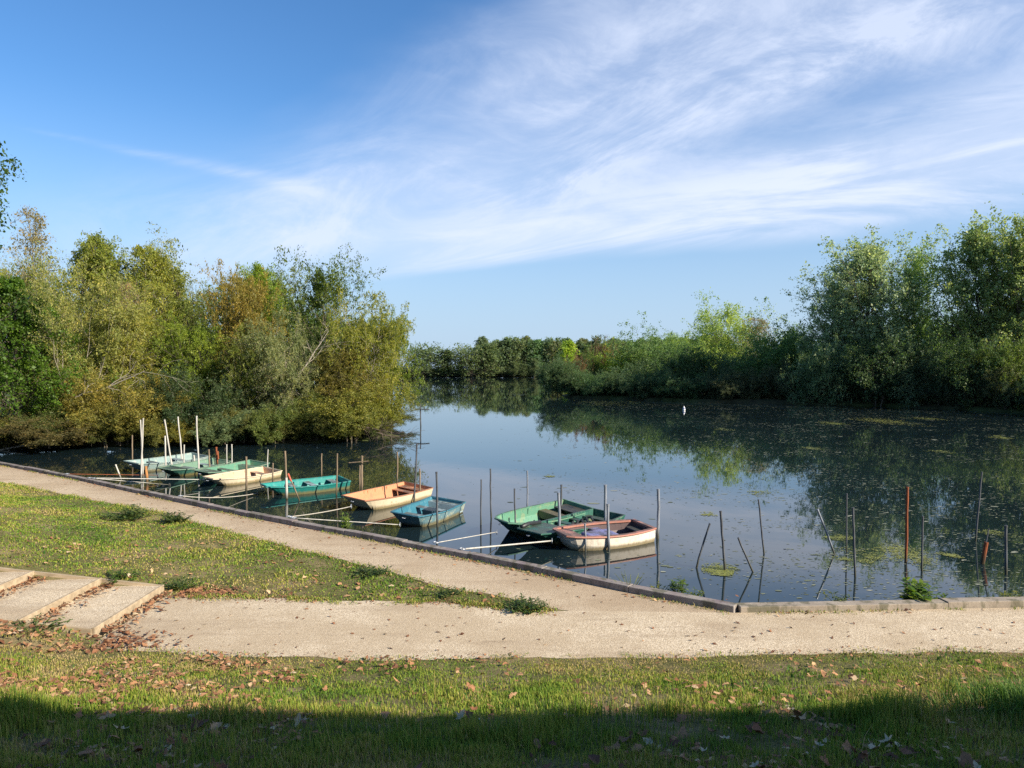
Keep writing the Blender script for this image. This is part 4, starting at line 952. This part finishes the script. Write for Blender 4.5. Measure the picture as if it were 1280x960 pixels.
# clump at the right edge
n = 2200; x = 5.25+rng.normal(0,.45,n); y = 7.35+rng.normal(0,.28,n); add_blades(x,y,rng.uniform(.12,.36,n),np.full(n,.009),.12+rng.normal(0,.12,n),.8)
# triangle lawn between the paths
n = 420000; x = rng.uniform(-30,1.2,n); y = rng.uniform(12.9,33,n)
ok = inpoly(x,y,tri_poly) & (np.abs(x) < y*.78+3); x,y = x[ok],y[ok]
wv = (fbm(x,y,2.5,23)-.5)*.5; de = np.minimum(dist_poly(x,y,LP), dist_poly(x,y,[tuple(p) for p in MIDB]))
dn = fbm(x,y,1.1,9); ok = rng.random(len(x)) < np.clip((de+wv+.25)/.35,.0,1)*np.clip(.4+1.5*(dn-.3),.25,1); x,y,dn = x[ok],y[ok],dn[ok]
dry = dryness(x*.8,y*.8)
tone = .56+(dry-.5)*1.35+rng.normal(0,.17,len(x))-.1*np.clip((fbm(x,y,.9,51)-.6)*8,0,1)
add_blades(x,y,(.019+.024*np.clip(dn-.35,0,1)*2)*rng.uniform(.5,1.6,len(x)),(.006+.0011*y)*rng.uniform(.6,1.4,len(x)),tone,.8)
# rough edges along paths and kerb foot
ke = np.array(klist+[tuple(corner+kdir*t) for t in (2,4,6,8,12)]); kd = np.r_[0,np.cumsum(np.hypot(*np.diff(ke,axis=0).T))]
n = 16000; t = rng.uniform(4,kd[-1],n); x,y = np.interp(t,kd,ke[:,0]),np.interp(t,kd,ke[:,1])
ok = (fbm(t,t*0,.9,61)>.5); x,y,t = x[ok],y[ok],t[ok]; x = x-np.abs(rng.normal(0,.07,len(x)))*.6-.01; y = y-np.abs(rng.normal(0,.07,len(y)))-.02
kk = rng.random(len(x))<.45; x,y = x[kk],y[kk]; add_blades(x,y,rng.uniform(.015,.07,len(x)),np.full(len(x),.012),.62+rng.normal(0,.3,len(x)),1.2)
n = 26000; x = rng.uniform(-24,10,n); y = np.where(rng.random(n)<.45, rng.uniform(4.6,10.8,n), rng.uniform(13,28,n))
ok = ((y<np.interp(x,ny_x,ny_y)-.1)|inpoly(x,y,tri_poly))&(np.abs(x)<y*.75+1)&(fbm(x,y,1.2,55)>.55)&~((x<-6.4)&(y>11.35)&(y<13.8)); x,y = x[ok],y[ok]
add_blades(x,y,rng.uniform(.025,.06,len(x)),rng.uniform(.018,.035,len(x)),.08+rng.normal(0,.12,len(x)),1.6)
# straggling blades that creep onto the gravel
for poly_, n in ((near_e,9000),(left_e,6000),(mid_e,5000)):
    i_ = rng.integers(0,len(poly_)-1,n); f_ = rng.random(n)[:,None]; p_ = poly_[i_]*(1-f_)+poly_[i_+1]*f_+rng.normal(0,.09,(n,2))
    ok = fbm(p_[:,0],p_[:,1],1.7,77)>.44; p_ = p_[ok]; p_ = p_[np.abs(p_[:,0])<p_[:,1]*.8+3]
    add_blades(p_[:,0],p_[:,1],rng.uniform(.015,.06,len(p_)),.005+.0008*p_[:,1],.62+rng.normal(0,.25,len(p_)),1.0)
gr = link('grass', np_mesh('grass', np.concatenate(VV), [np.concatenate(QQ),np.concatenate(TT)], {'tone':np.concatenate(TN)}), M_GRASS)
tag(gr, kind='stuff', label='short patchy grass with dry spots', cat='grass')

# ------------------------------------------------------------------ fallen leaves
def litter_material(name='dead_leaf'):
    m, k, out = mat(name); a = k.node('ShaderNodeAttribute', attribute_name='tone').outputs['Fac']
    c = k.ramp(a, [(0,(.07,.032,.018)),(.3,(.20,.085,.04)),(.6,(.36,.18,.085)),(.85,(.48,.31,.16)),(1,(.56,.45,.30))])
    c = k.mix(1.0, c, k.node('ShaderNodeObjectInfo').outputs['Color'], 'MULTIPLY')
    f = k.noise(pos(k), 60, 3); c = k.mix(k.m('MULTIPLY', k.sstep(f,.5,.7),.5), c, (.06,.03,.02))
    bsdf(k, out, c, .75, .25); return m
M_LITTER = litter_material()
outline = [(-.5,0),(-.32,.2),(-.12,.27),(-.02,.46),(.12,.26),(.3,.24),(.5,0),(.3,-.22),(.14,-.28),(.0,-.44),(-.14,-.24),(-.34,-.2)]
def leaf_mesh(seed):
    g = np.random.default_rng(seed); c1, c2 = g.uniform(.4,1.5), g.uniform(-.8,1.3)
    pts = [(0,0)]+[(a*g.uniform(.85,1.1),b*g.uniform(.8,1.15)) for a,b in outline]
    v = [(a,b,c1*b*b+c2*a*a+g.normal(0,.02)) for a,b in pts]; n = len(outline)
    v += [(-.5,0,c2*.25),(-.5,.018,c2*.25),(-.78,.02,c2*.4+.05),(-.78,0,c2*.4+.05)]
    return v, [(0,i+1,(i+1)%n+1) for i in range(n)], (n+1,n+2,n+3,n+4)
lm = []
for sd in range(6):
    v, t3, q4 = leaf_mesh(sd); tone = np.full(len(v), (.12,.3,.45,.6,.8,.95)[sd])
    me = np_mesh('fallen_leaf', v, [np.array(t3),np.array([q4])], {'tone':tone}); me.materials.append(M_LITTER); lm.append(me)
LAB = ('dark brown curled leaf lying on the shaded foreground grass','reddish brown curled leaf lying on the shaded foreground grass','mid brown leaf lying on the shaded foreground grass','tan leaf lying on the shaded foreground grass','pale dry leaf lying on the shaded foreground grass','whitish bleached leaf lying on the shaded foreground grass')
for i in range(210):
    y = 4.9+2.7*random.random()**1.1
    x = random.uniform(-1,1)*(y*.70)
    for _ in range(6):
        if fbm(np.array([x]),np.array([y]),.9,71)[0] > .5: break
        y = 4.9+2.7*random.random()**1.1; x = random.uniform(-1,1)*(y*.70)
    k_ = random.choice((0,0,1,1,2,2,3,4,5)); s_ = random.uniform(.07,.155)*(1 if random.random()<.75 else 1.35)
    o = bpy.data.objects.new('fallen_leaf', lm[k_]); COL.objects.link(o)
    o.location = (x,y,float(tz(x,y))+random.uniform(.03,.075)); o.rotation_euler = (random.gauss(0,.35),random.gauss(0,.35),random.uniform(0,6.28)); o.scale = (s_,s_*random.uniform(.7,1.1),s_)
    tag(o, LAB[k_], 'leaf', ('dark brown','reddish','mid brown','tan','pale','bleached')[k_]+' leaves on the shaded foreground grass')
def litter(x, y, size, tone, zoff):
    n = len(x); base = np.array(leaf_mesh(3)[0])[:13]; tri = np.array(leaf_mesh(3)[1])
    g = rng; az = g.uniform(0,6.283,n); rx, ry = np.clip(g.normal(0,.4,n),-.8,.8), np.clip(g.normal(0,.4,n),-.8,.8)
    b = base[None]*np.ones((n,1,1)); b[:,:,2] *= g.uniform(-1,1.6,n)[:,None]; b[:,:,1] *= g.uniform(.5,1,n)[:,None]; b *= size[:,None,None]
    z_ = b[:,:,2]+b[:,:,0]*np.tan(rx)[:,None]*.6+b[:,:,1]*np.tan(ry)[:,None]*.6
    X_ = b[:,:,0]*np.cos(az)[:,None]-b[:,:,1]*np.sin(az)[:,None]+x[:,None]; Y_ = b[:,:,0]*np.sin(az)[:,None]+b[:,:,1]*np.cos(az)[:,None]+y[:,None]
    z0 = tz(x,y)+zoff
    v = np.stack([X_,Y_,z_+z0[:,None]],-1).reshape(-1,3); f = (tri[None]+(np.arange(n)*13)[:,None,None]).reshape(-1,3)
    return v, f, np.repeat(np.clip(tone,0,1),13)
LV, LF, LTn = [], [], []; lo_ = 0
def add_litter(x,y,size,tone,zoff):
    global lo_
    if len(x)==0: return
    v,f,t = litter(x,y,size,tone,zoff); LV.append(v); LF.append(f+lo_); LTn.append(t); lo_ += len(v)
n = 10500; y = rng.uniform(7.2,11.3,n); x = rng.uniform(-1,1,n)*(y*.75+1); ne = np.interp(x,ny_x,ny_y)
wgt = np.clip(.10+1.0*np.clip((-x-.0)/5,0,1)+.12*(x>2),0,1)*np.clip((fbm(x,y,1.4,81)-.40)*5,0,1)
ok = (rng.random(n)<wgt)&(y<ne+.05); x,y = x[ok],y[ok]; add_litter(x,y,rng.uniform(.035,.11,len(x)),.5+rng.normal(0,.2,len(x)),.045)
n = 9000; x = rng.uniform(-26,1,n); y = rng.uniform(12.9,30,n); ok = inpoly(x,y,tri_poly); x,y = x[ok],y[ok]
low = np.clip(1-(y-13.8)/4.5,0.10,1); ok = rng.random(len(x))<low*np.clip((fbm(x,y,1.0,83)-.40)*3.5,0,1)*.9; x,y = x[ok],y[ok]
add_litter(x,y,rng.uniform(.06,.14,len(x)),.55+rng.normal(0,.22,len(x)),.03)
for i, xx in enumerate(xs[:-1]):   # drifts at the foot of each riser
    n = 420; x = xx+.04+np.abs(rng.normal(0,.16,n)); y = y0+.1+(y1-y0-.2)*rng.random(n)
    ok = rng.random(n) < .35+.65*np.clip(np.abs((y-12.5)/1.2),0,1)**2; x,y = x[ok],y[ok]
    v,f,t = litter(x,y,rng.uniform(.05,.11,len(x)),.42+rng.normal(0,.2,len(x)),.0)
    zz = ZP+.13*i+.03; v[:,2] += np.repeat(zz-tz(x,y)+rng.uniform(0,.03,len(x)),13); LV.append(v); LF.append(f+lo_); LTn.append(t); lo_ += len(v)
n = 260; x = -6.2+np.abs(rng.normal(0,.5,n)); y = 11.15+rng.normal(0,.22,n); add_litter(x,y,rng.uniform(.05,.11,n),.35+rng.normal(0,.15,n),.03)
n = 260; x = -6.1+np.abs(rng.normal(0,.6,n)); y = 13.7+rng.normal(0,.15,n); add_litter(x,y,rng.uniform(.05,.11,n),.4+rng.normal(0,.15,n),.03)
n = 1500; t = rng.uniform(6,kd[-1],n); x,y = np.interp(t,kd,ke[:,0]),np.interp(t,kd,ke[:,1]); ok = fbm(t,t*0,1.2,62)>.45; x,y = x[ok],y[ok]
x = x-np.abs(rng.normal(0,.10,len(x)))*.6-.03; y = y-np.abs(rng.normal(0,.10,len(x)))-.03; add_litter(x,y,rng.uniform(.03,.08,len(x)),.5+rng.normal(0,.25,len(x)),.02)
n = 420; x = rng.uniform(-6,9,n); y = rng.uniform(10.8,13.6,n); ok = rng.random(n)<.5; add_litter(x[ok],y[ok],rng.uniform(.03,.09,ok.sum()),.3+rng.normal(0,.2,ok.sum()),.015)
n = 160; t = rng.uniform(0,1,n); add_litter(-20*t+1,14.2+15*t+rng.normal(0,.4,n),rng.uniform(.04,.10,n),.4+rng.normal(0,.2,n),.015)
for poly_, n in ((near_e,3800),(left_e,2200),(mid_e,1800)):   # crumbs and dirt along the path edges
    i_ = rng.integers(0,len(poly_)-1,n); f_ = rng.random(n)[:,None]; p_ = poly_[i_]*(1-f_)+poly_[i_+1]*f_+rng.normal(0,.13,(n,2))
    ok = fbm(p_[:,0],p_[:,1],1.1,78)>.42; p_ = p_[ok]; add_litter(p_[:,0],p_[:,1],rng.uniform(.012,.05,len(p_)),.35+rng.normal(0,.25,len(p_)),.014)
n = 500; x = rng.uniform(-12,-6.2,n); y = rng.uniform(10.7,11.4,n); add_litter(x,y,rng.uniform(.04,.11,n),.5+rng.normal(0,.2,n),.03)
n = 3500; y = 4.9+2.9*rng.random(n); x = rng.uniform(-1,1,n)*(y*.72); ok = rng.random(n)<np.clip((fbm(x,y,1.0,71)-.44)*4,0,1)*.7; x,y = x[ok],y[ok]; add_litter(x,y,rng.uniform(.03,.10,len(x)),.42+rng.normal(0,.28,len(x)),.035)
lo = link('fallen_leaves', np_mesh('fallen_leaves', np.concatenate(LV), [np.concatenate(LF)], {'tone':np.concatenate(LTn)}), M_LITTER)
tag(lo, kind='stuff', label='scattered small dry leaves on grass and path', cat='fallen leaves')

# ------------------------------------------------------------------ weeds along the kerb and path
def weed(name, label, x, y, z, h, w, n, lw, tint, cat='plant', spike=False, seed=0):
    g = np.random.default_rng(seed+5); r = empty(name,(x,y,z)); tag(r,label,cat)
    mb = MB(); V, Fq, Tn = [], [], []; c = 0
    for i in range(n):
        az = g.uniform(0,6.283); rr = w*.5*math.sqrt(g.random()); hh = h*g.uniform(.45,1)*(1-.45*(rr/(w*.5))**2)
        p = [np.array((.3*rr*math.cos(az),.3*rr*math.sin(az),-.05)), np.array((.7*rr*math.cos(az),.7*rr*math.sin(az),hh*.55)), np.array((rr*math.cos(az),rr*math.sin(az),hh))]
        mb.tube(p, [.006,.005,.003], 5)
        for k in range(9):
            t = g.uniform(.15,1); b = p[0]*(1-t)**2+2*p[1]*t*(1-t)+p[2]*t*t; a2 = g.uniform(0,6.283)
            l = lw*g.uniform(.6,1.2)*(1.2-.5*t); d = np.array((math.cos(a2),math.sin(a2),g.uniform(-.1,.7))); d /= np.linalg.norm(d)
            s = np.cross(d,(0,0,1)); s /= np.linalg.norm(s); nn = np.cross(s,d)
            q = [b, b+d*l*.35+s*l*.2, b+d*l*.72+s*l*.15-nn*l*.04, b+d*l-nn*l*.12, b+d*l*.72-s*l*.15-nn*l*.04, b+d*l*.35-s*l*.2]
            V += q; Fq.append((c,c+1,c+2,c+3,c+4,c+5)); c += 6; Tn += [g.random()]*6
    mb.build('stem', M_WEEDSTEM, r)
    me = np_mesh('foliage', V, [np.array(Fq)], {'tone':Tn}); o = link('foliage', me, M_LEAF, r); o.color = (*tint,1); return r
M_WEEDSTEM = plain('weed_stem',(.12,.15,.05),(.08,.10,.04))
def wp(px, py): p = on_z(px,py,.5); return p[0],p[1]
p = on_z(1155,752,KT); weed('dock_plant','tall leafy green plant growing behind the right kerb',p[0]+.05,p[1]+.38,.42,.62,.62,16,.22,(.12,.20,.035),seed=1)
p = on_z(1180,751,KT); weed('dock_plant','lower leafy plant right of the tall leafy plant at the kerb',p[0]+.05,p[1]+.38,.42,.28,.6,12,.16,(.11,.18,.04),seed=2)
p = on_z(847,741,KT); weed('dock_plant','green weed behind the kerb just left of the corner',p[0]+.1,p[1]+.36,.45,.42,.42,12,.13,(.10,.17,.04),seed=3)
p = on_z(868,746,KT); weed('kerb_weed','small pale weed nearest the kerb corner',p[0]+.1,p[1]+.33,.45,.22,.35,8,.10,(.14,.19,.06),seed=4)
p = on_z(785,733,KT); weed('seeding_weed','wispy grey seeding weed behind the kerb left of the green weed',p[0]+.1,p[1]+.36,.45,.34,.8,22,.035,(.33,.33,.28),seed=6)
p = on_z(822,738,KT); weed('kerb_weed','low yellow green weed between wispy weed and kerb corner',p[0]+.1,p[1]+.33,.45,.2,.5,10,.08,(.17,.20,.05),seed=7)
p = on_z(425,660,KT); weed('kerb_weed','bright green weed beside the kerb in front of the orange boat',p[0]+.12,p[1]+.25,.45,.62,.5,14,.14,(.16,.23,.04),seed=8)
p = on_z(1270,748,KT); weed('kerb_weed','yellowish weed behind the kerb at the right edge',p[0]+.1,p[1]+.36,.45,.22,.5,10,.1,(.20,.22,.05),seed=9)
p = on_z(1050,752,KT); weed('kerb_weed','flat little weed behind the middle of the right kerb',p[0]+.1,p[1]+.36,.5,.16,.5,8,.09,(.12,.16,.05),seed=10)
p = on_z(657,762,ZP); weed('nettle_clump','dark green clump at the tip of the grass triangle',p[0],p[1],ZP,.22,.85,46,.10,(.05,.095,.025),seed=11)
p = on_z(185,640,ZP+.1); weed('nettle_clump','larger dark weed patch at the upper grass edge, left part',p[0]-.3,p[1]-.5,.5,.35,1.7,50,.16,(.07,.11,.03),seed=12)
p = on_z(232,647,ZP+.05); weed('nettle_clump','small dark weed patch at the upper grass edge, right part',p[0]-.1,p[1]-.4,.5,.26,1.0,30,.14,(.065,.10,.03),seed=13)
p = on_z(480,710,ZP); weed('nettle_clump','low weed patch at the grass edge above the main path',p[0]-.2,p[1]-.5,.47,.16,.9,26,.10,(.06,.10,.035),seed=14)
p = on_z(575,738,ZP); weed('nettle_clump','small weed tuft near the narrow end of the grass triangle',p[0]-.2,p[1]-.3,.47,.14,.7,18,.09,(.07,.11,.03),seed=15)
weed('nettle_clump','green weeds beside the back board of the timber steps',-7.4,13.95,.62,.2,.9,26,.10,(.08,.14,.03),seed=16)
weed('nettle_clump','green weeds beside the top corner of the lowest step',-6.2,13.95,.5,.18,.9,26,.10,(.08,.13,.03),seed=17)
weed('nettle_clump','green weeds along the near board of the timber steps',-7.3,11.25,.62,.16,1.1,28,.10,(.09,.14,.03),seed=18)

# ------------------------------------------------------------------ things afloat
def scatter_flat(name, x, y, size, tone, m, lab, cat, elong=1.0, zoff=.004):
    n = len(x); a = np.arange(6)*math.pi/3; az = rng.uniform(0,6.283,n)
    rr = size[:,None]*rng.uniform(.6,1.1,(n,6))
    px_, py_ = rr*np.cos(a), rr*np.sin(a)*rng.uniform(.35,1,n)[:,None]
    X_ = px_*np.cos(az)[:,None]-py_*np.sin(az)[:,None]; Y_ = px_*np.sin(az)[:,None]+py_*np.cos(az)[:,None]
    v = np.stack([X_*elong+x[:,None],Y_+y[:,None],np.broadcast_to((zoff+rng.uniform(0,.004,n))[:,None],(n,6))],-1).reshape(-1,3)
    o = link(name, np_mesh(name, v, [np.arange(n*6).reshape(n,6)], {'tone':np.repeat(np.clip(tone,0,1),6)}), m)
    tag(o, lab, cat, kind='stuff'); return o
def float_mat(name, stops, rough=.6):
    m, k, out = mat(name); a = k.node('ShaderNodeAttribute', attribute_name='tone').outputs['Fac']; bsdf(k, out, k.ramp(a, stops), rough, .35); return m
M_FLOAT = float_mat('floating_bits', [(0,(.035,.045,.025)),(.5,(.15,.17,.10)),(1,(.36,.36,.28))])
M_ALGAE = float_mat('algae', [(0,(.05,.07,.015)),(.5,(.14,.16,.03)),(1,(.26,.26,.06))])
n = 95000; Yw = 12.5+85*rng.random(n)**1.25; Xw = rng.uniform(-1,1,n)*(Yw*.72+2)
dens = np.clip((Xw/Yw+.02)/.35,.03,1)*np.clip((fbm(Xw*.6,Yw*1.3,.35,91)-.38)*3.2,0,1)
ok = (rng.random(n)<dens)&inpoly(Xw,Yw,lake_poly)&~inpoly(Xw,Yw,land_poly)&((Xw>-3)|(Yw<43)); Xw,Yw = Xw[ok],Yw[ok]
scatter_flat('floating_debris', Xw, Yw, np.exp(rng.normal(-4.35,.5,len(Xw)))*(1+Yw/45), .45+rng.normal(0,.25,len(Xw)), M_FLOAT, 'small leaves and specks floating on the lake', 'floating debris', 1.9)
# mats of duckweed
AX, AY, AS, AT = [], [], [], []
def mat_patch(px, py, wx, n, yel, asp=.45):
    c = on_z(px,py); w = wx/F_PX*c[1]; 
    lob = [(rng.normal(0,.35),rng.normal(0,.35),rng.uniform(.3,.8)) for _ in range(5)]
    for lx,ly,lr in lob:
        m_ = n//5; r_ = np.sqrt(rng.random(m_))*lr; t_ = rng.uniform(0,6.283,m_)
        AX.append(c[0]+w*.5*(lx+r_*np.cos(t_))); AY.append(c[1]+w*.5*(ly+r_*np.sin(t_))*asp*2); AS.append(rng.uniform(.012,.035,m_)*(.4+c[1]/32)); AT.append(yel+rng.normal(0,.2,m_))
mat_patch(906,716,62,1500,.62,.5); mat_patch(886,643,20,200,.7); mat_patch(950,616,40,260,.5); mat_patch(1130,690,70,900,.75,.9); mat_patch(1185,694,30,260,.7)
mat_patch(1050,673,38,320,.6); mat_patch(1085,697,60,500,.65,.6); mat_patch(1110,686,45,240,.6,.6); mat_patch(1055,700,30,150,.5); mat_patch(1240,667,60,260,.5); mat_patch(688,596,22,160,.6)
mat_patch(1095,526,60,900,.85,1.2); mat_patch(1040,529,40,400,.6,1.0); mat_patch(1160,524,40,300,.6,1.0); mat_patch(1250,547,30,300,.6,1.0)
mat_patch(760,502,110,700,.45,1.6); mat_patch(650,493,34,300,.4,2); mat_patch(1020,561,34,260,.5,1); mat_patch(905,537,26,200,.5,1); mat_patch(1180,565,30,200,.5,1)
scatter_flat('duckweed', np.concatenate(AX), np.concatenate(AY), np.concatenate(AS), np.concatenate(AT), M_ALGAE, 'yellow green duckweed mats on the water', 'duckweed', 1.0, .010)

# dead branches over the water at the left
def branch(name, label, px, py, d, L, seed, m, n2=8, tilt=0.1, az=0.0):
    g = np.random.default_rng(seed); p0 = on_y(px,py,d); r = empty(name, p0); tag(r,label,'dead branch')
    S = np.zeros((1,8,3)); t = np.linspace(0,1,8); S[0,:,0] = L*t*math.cos(az); S[0,:,1] = L*t*math.sin(az); S[0,:,2] = L*t*tilt+np.cumsum(g.normal(0,.05,8))
    A,AR,_ = spawn(g,S,np.full((1,8),.06)*np.linspace(1,.3,8),n2,.1,1,lambda t_,pl: pl*.45,.6,6,.04,0,.15,.6)
    B,BR,_ = spawn(g,A,AR,6,.15,1,lambda t_,pl: pl*.5,.6,4,.05,0,.18,.7)
    v0,f0 = tubes(S,np.full((1,8),.06)*np.linspace(1,.3,8),6); v1_,f1_ = tubes(A,AR,4); v2_,f2_ = tubes(B,np.maximum(BR,.007),3)
    link('limb', np_mesh('limb', v0, [f0], smooth=True), m, r); link('twigs', np_mesh('twigs', np.r_[v1_,v2_], [np.r_[f1_,f2_+len(v1_)]]), m, r)
M_DEAD = plain('dead_wood',(.36,.32,.26),(.22,.19,.15),.9,10,.1)
branch('dead_branch','pale dead branch reaching over the water at the far left',-8,564,41.5,2.6,3,M_DEAD,6,.22,.15)
branch('dead_branch','tangle of dead twigs dipping into the water below the yellow green bush',425,530,45.6,2.8,4,plain('dark_dead_wood',(.10,.075,.06),(.06,.045,.035)),12,-.15,.1)
branch('dead_branch','dark dead twigs trailing in the water at the end of the left wood',452,535,46.5,2.6,8,plain('dark_dead_wood',(.10,.075,.06),(.06,.045,.035)),10,-.10,.3)
branch('dead_branch','long pale bough slanting up through the straw yellow bush',95,498,43.0,4.0,6,M_DEAD,5,.34,.0)
branch('dead_branch','bare pale limb leaning right inside the silvery grey willow',372,470,46.3,1.9,9,M_DEAD,6,1.5,.3)

# ------------------------------------------------------------------ house added unseen behind the viewer to shade the near lawn
hs = empty('shade_building',(20.6,-9,2.2)); tag(hs,'plain rendered building added unseen behind the viewer for shading the near grass','building')
M_WALL = plain('render_wall',(.50,.46,.40),(.42,.38,.33),.9,3)
EDGE_Y = -2.0; HT = 11.9
mb = MB(); mb.box(-9.5,9.5,-6,EDGE_Y+9-.35,-1.2,HT-2.2-.3); mb.build('wall', M_WALL, hs)
mb = MB(); mb.box(-9.7,9.7,-6.3,EDGE_Y+9,HT-2.2-.3,HT-2.2); mb.build('roof', plain('roof_slab',(.2,.19,.18)), hs)
for fl in range(3):
    for i in range(5):
        mb = MB(); x0 = -8.6+i*4; mb.box(x0,x0+1.3,EDGE_Y+9-.34,EDGE_Y+9-.28,1.0+fl*3,2.5+fl*3); mb.build('window', M_DARKSTEEL, hs)

for x0, w, h in ((-8.2,1.0,.35),(-5.6,.7,.25),(-3.9,1.5,.42),(-.6,.8,.2),(1.9,1.1,.34),(4.6,.9,.22),(6.6,1.6,.3)):  # low boxes added along the unseen roof edge to make its shadow uneven
    mb = MB(); mb.box(x0,x0+w,5.6,6.6,HT-2.2,HT-2.2+h); mb.build('shadow_bump', M_DARKSTEEL, hs)
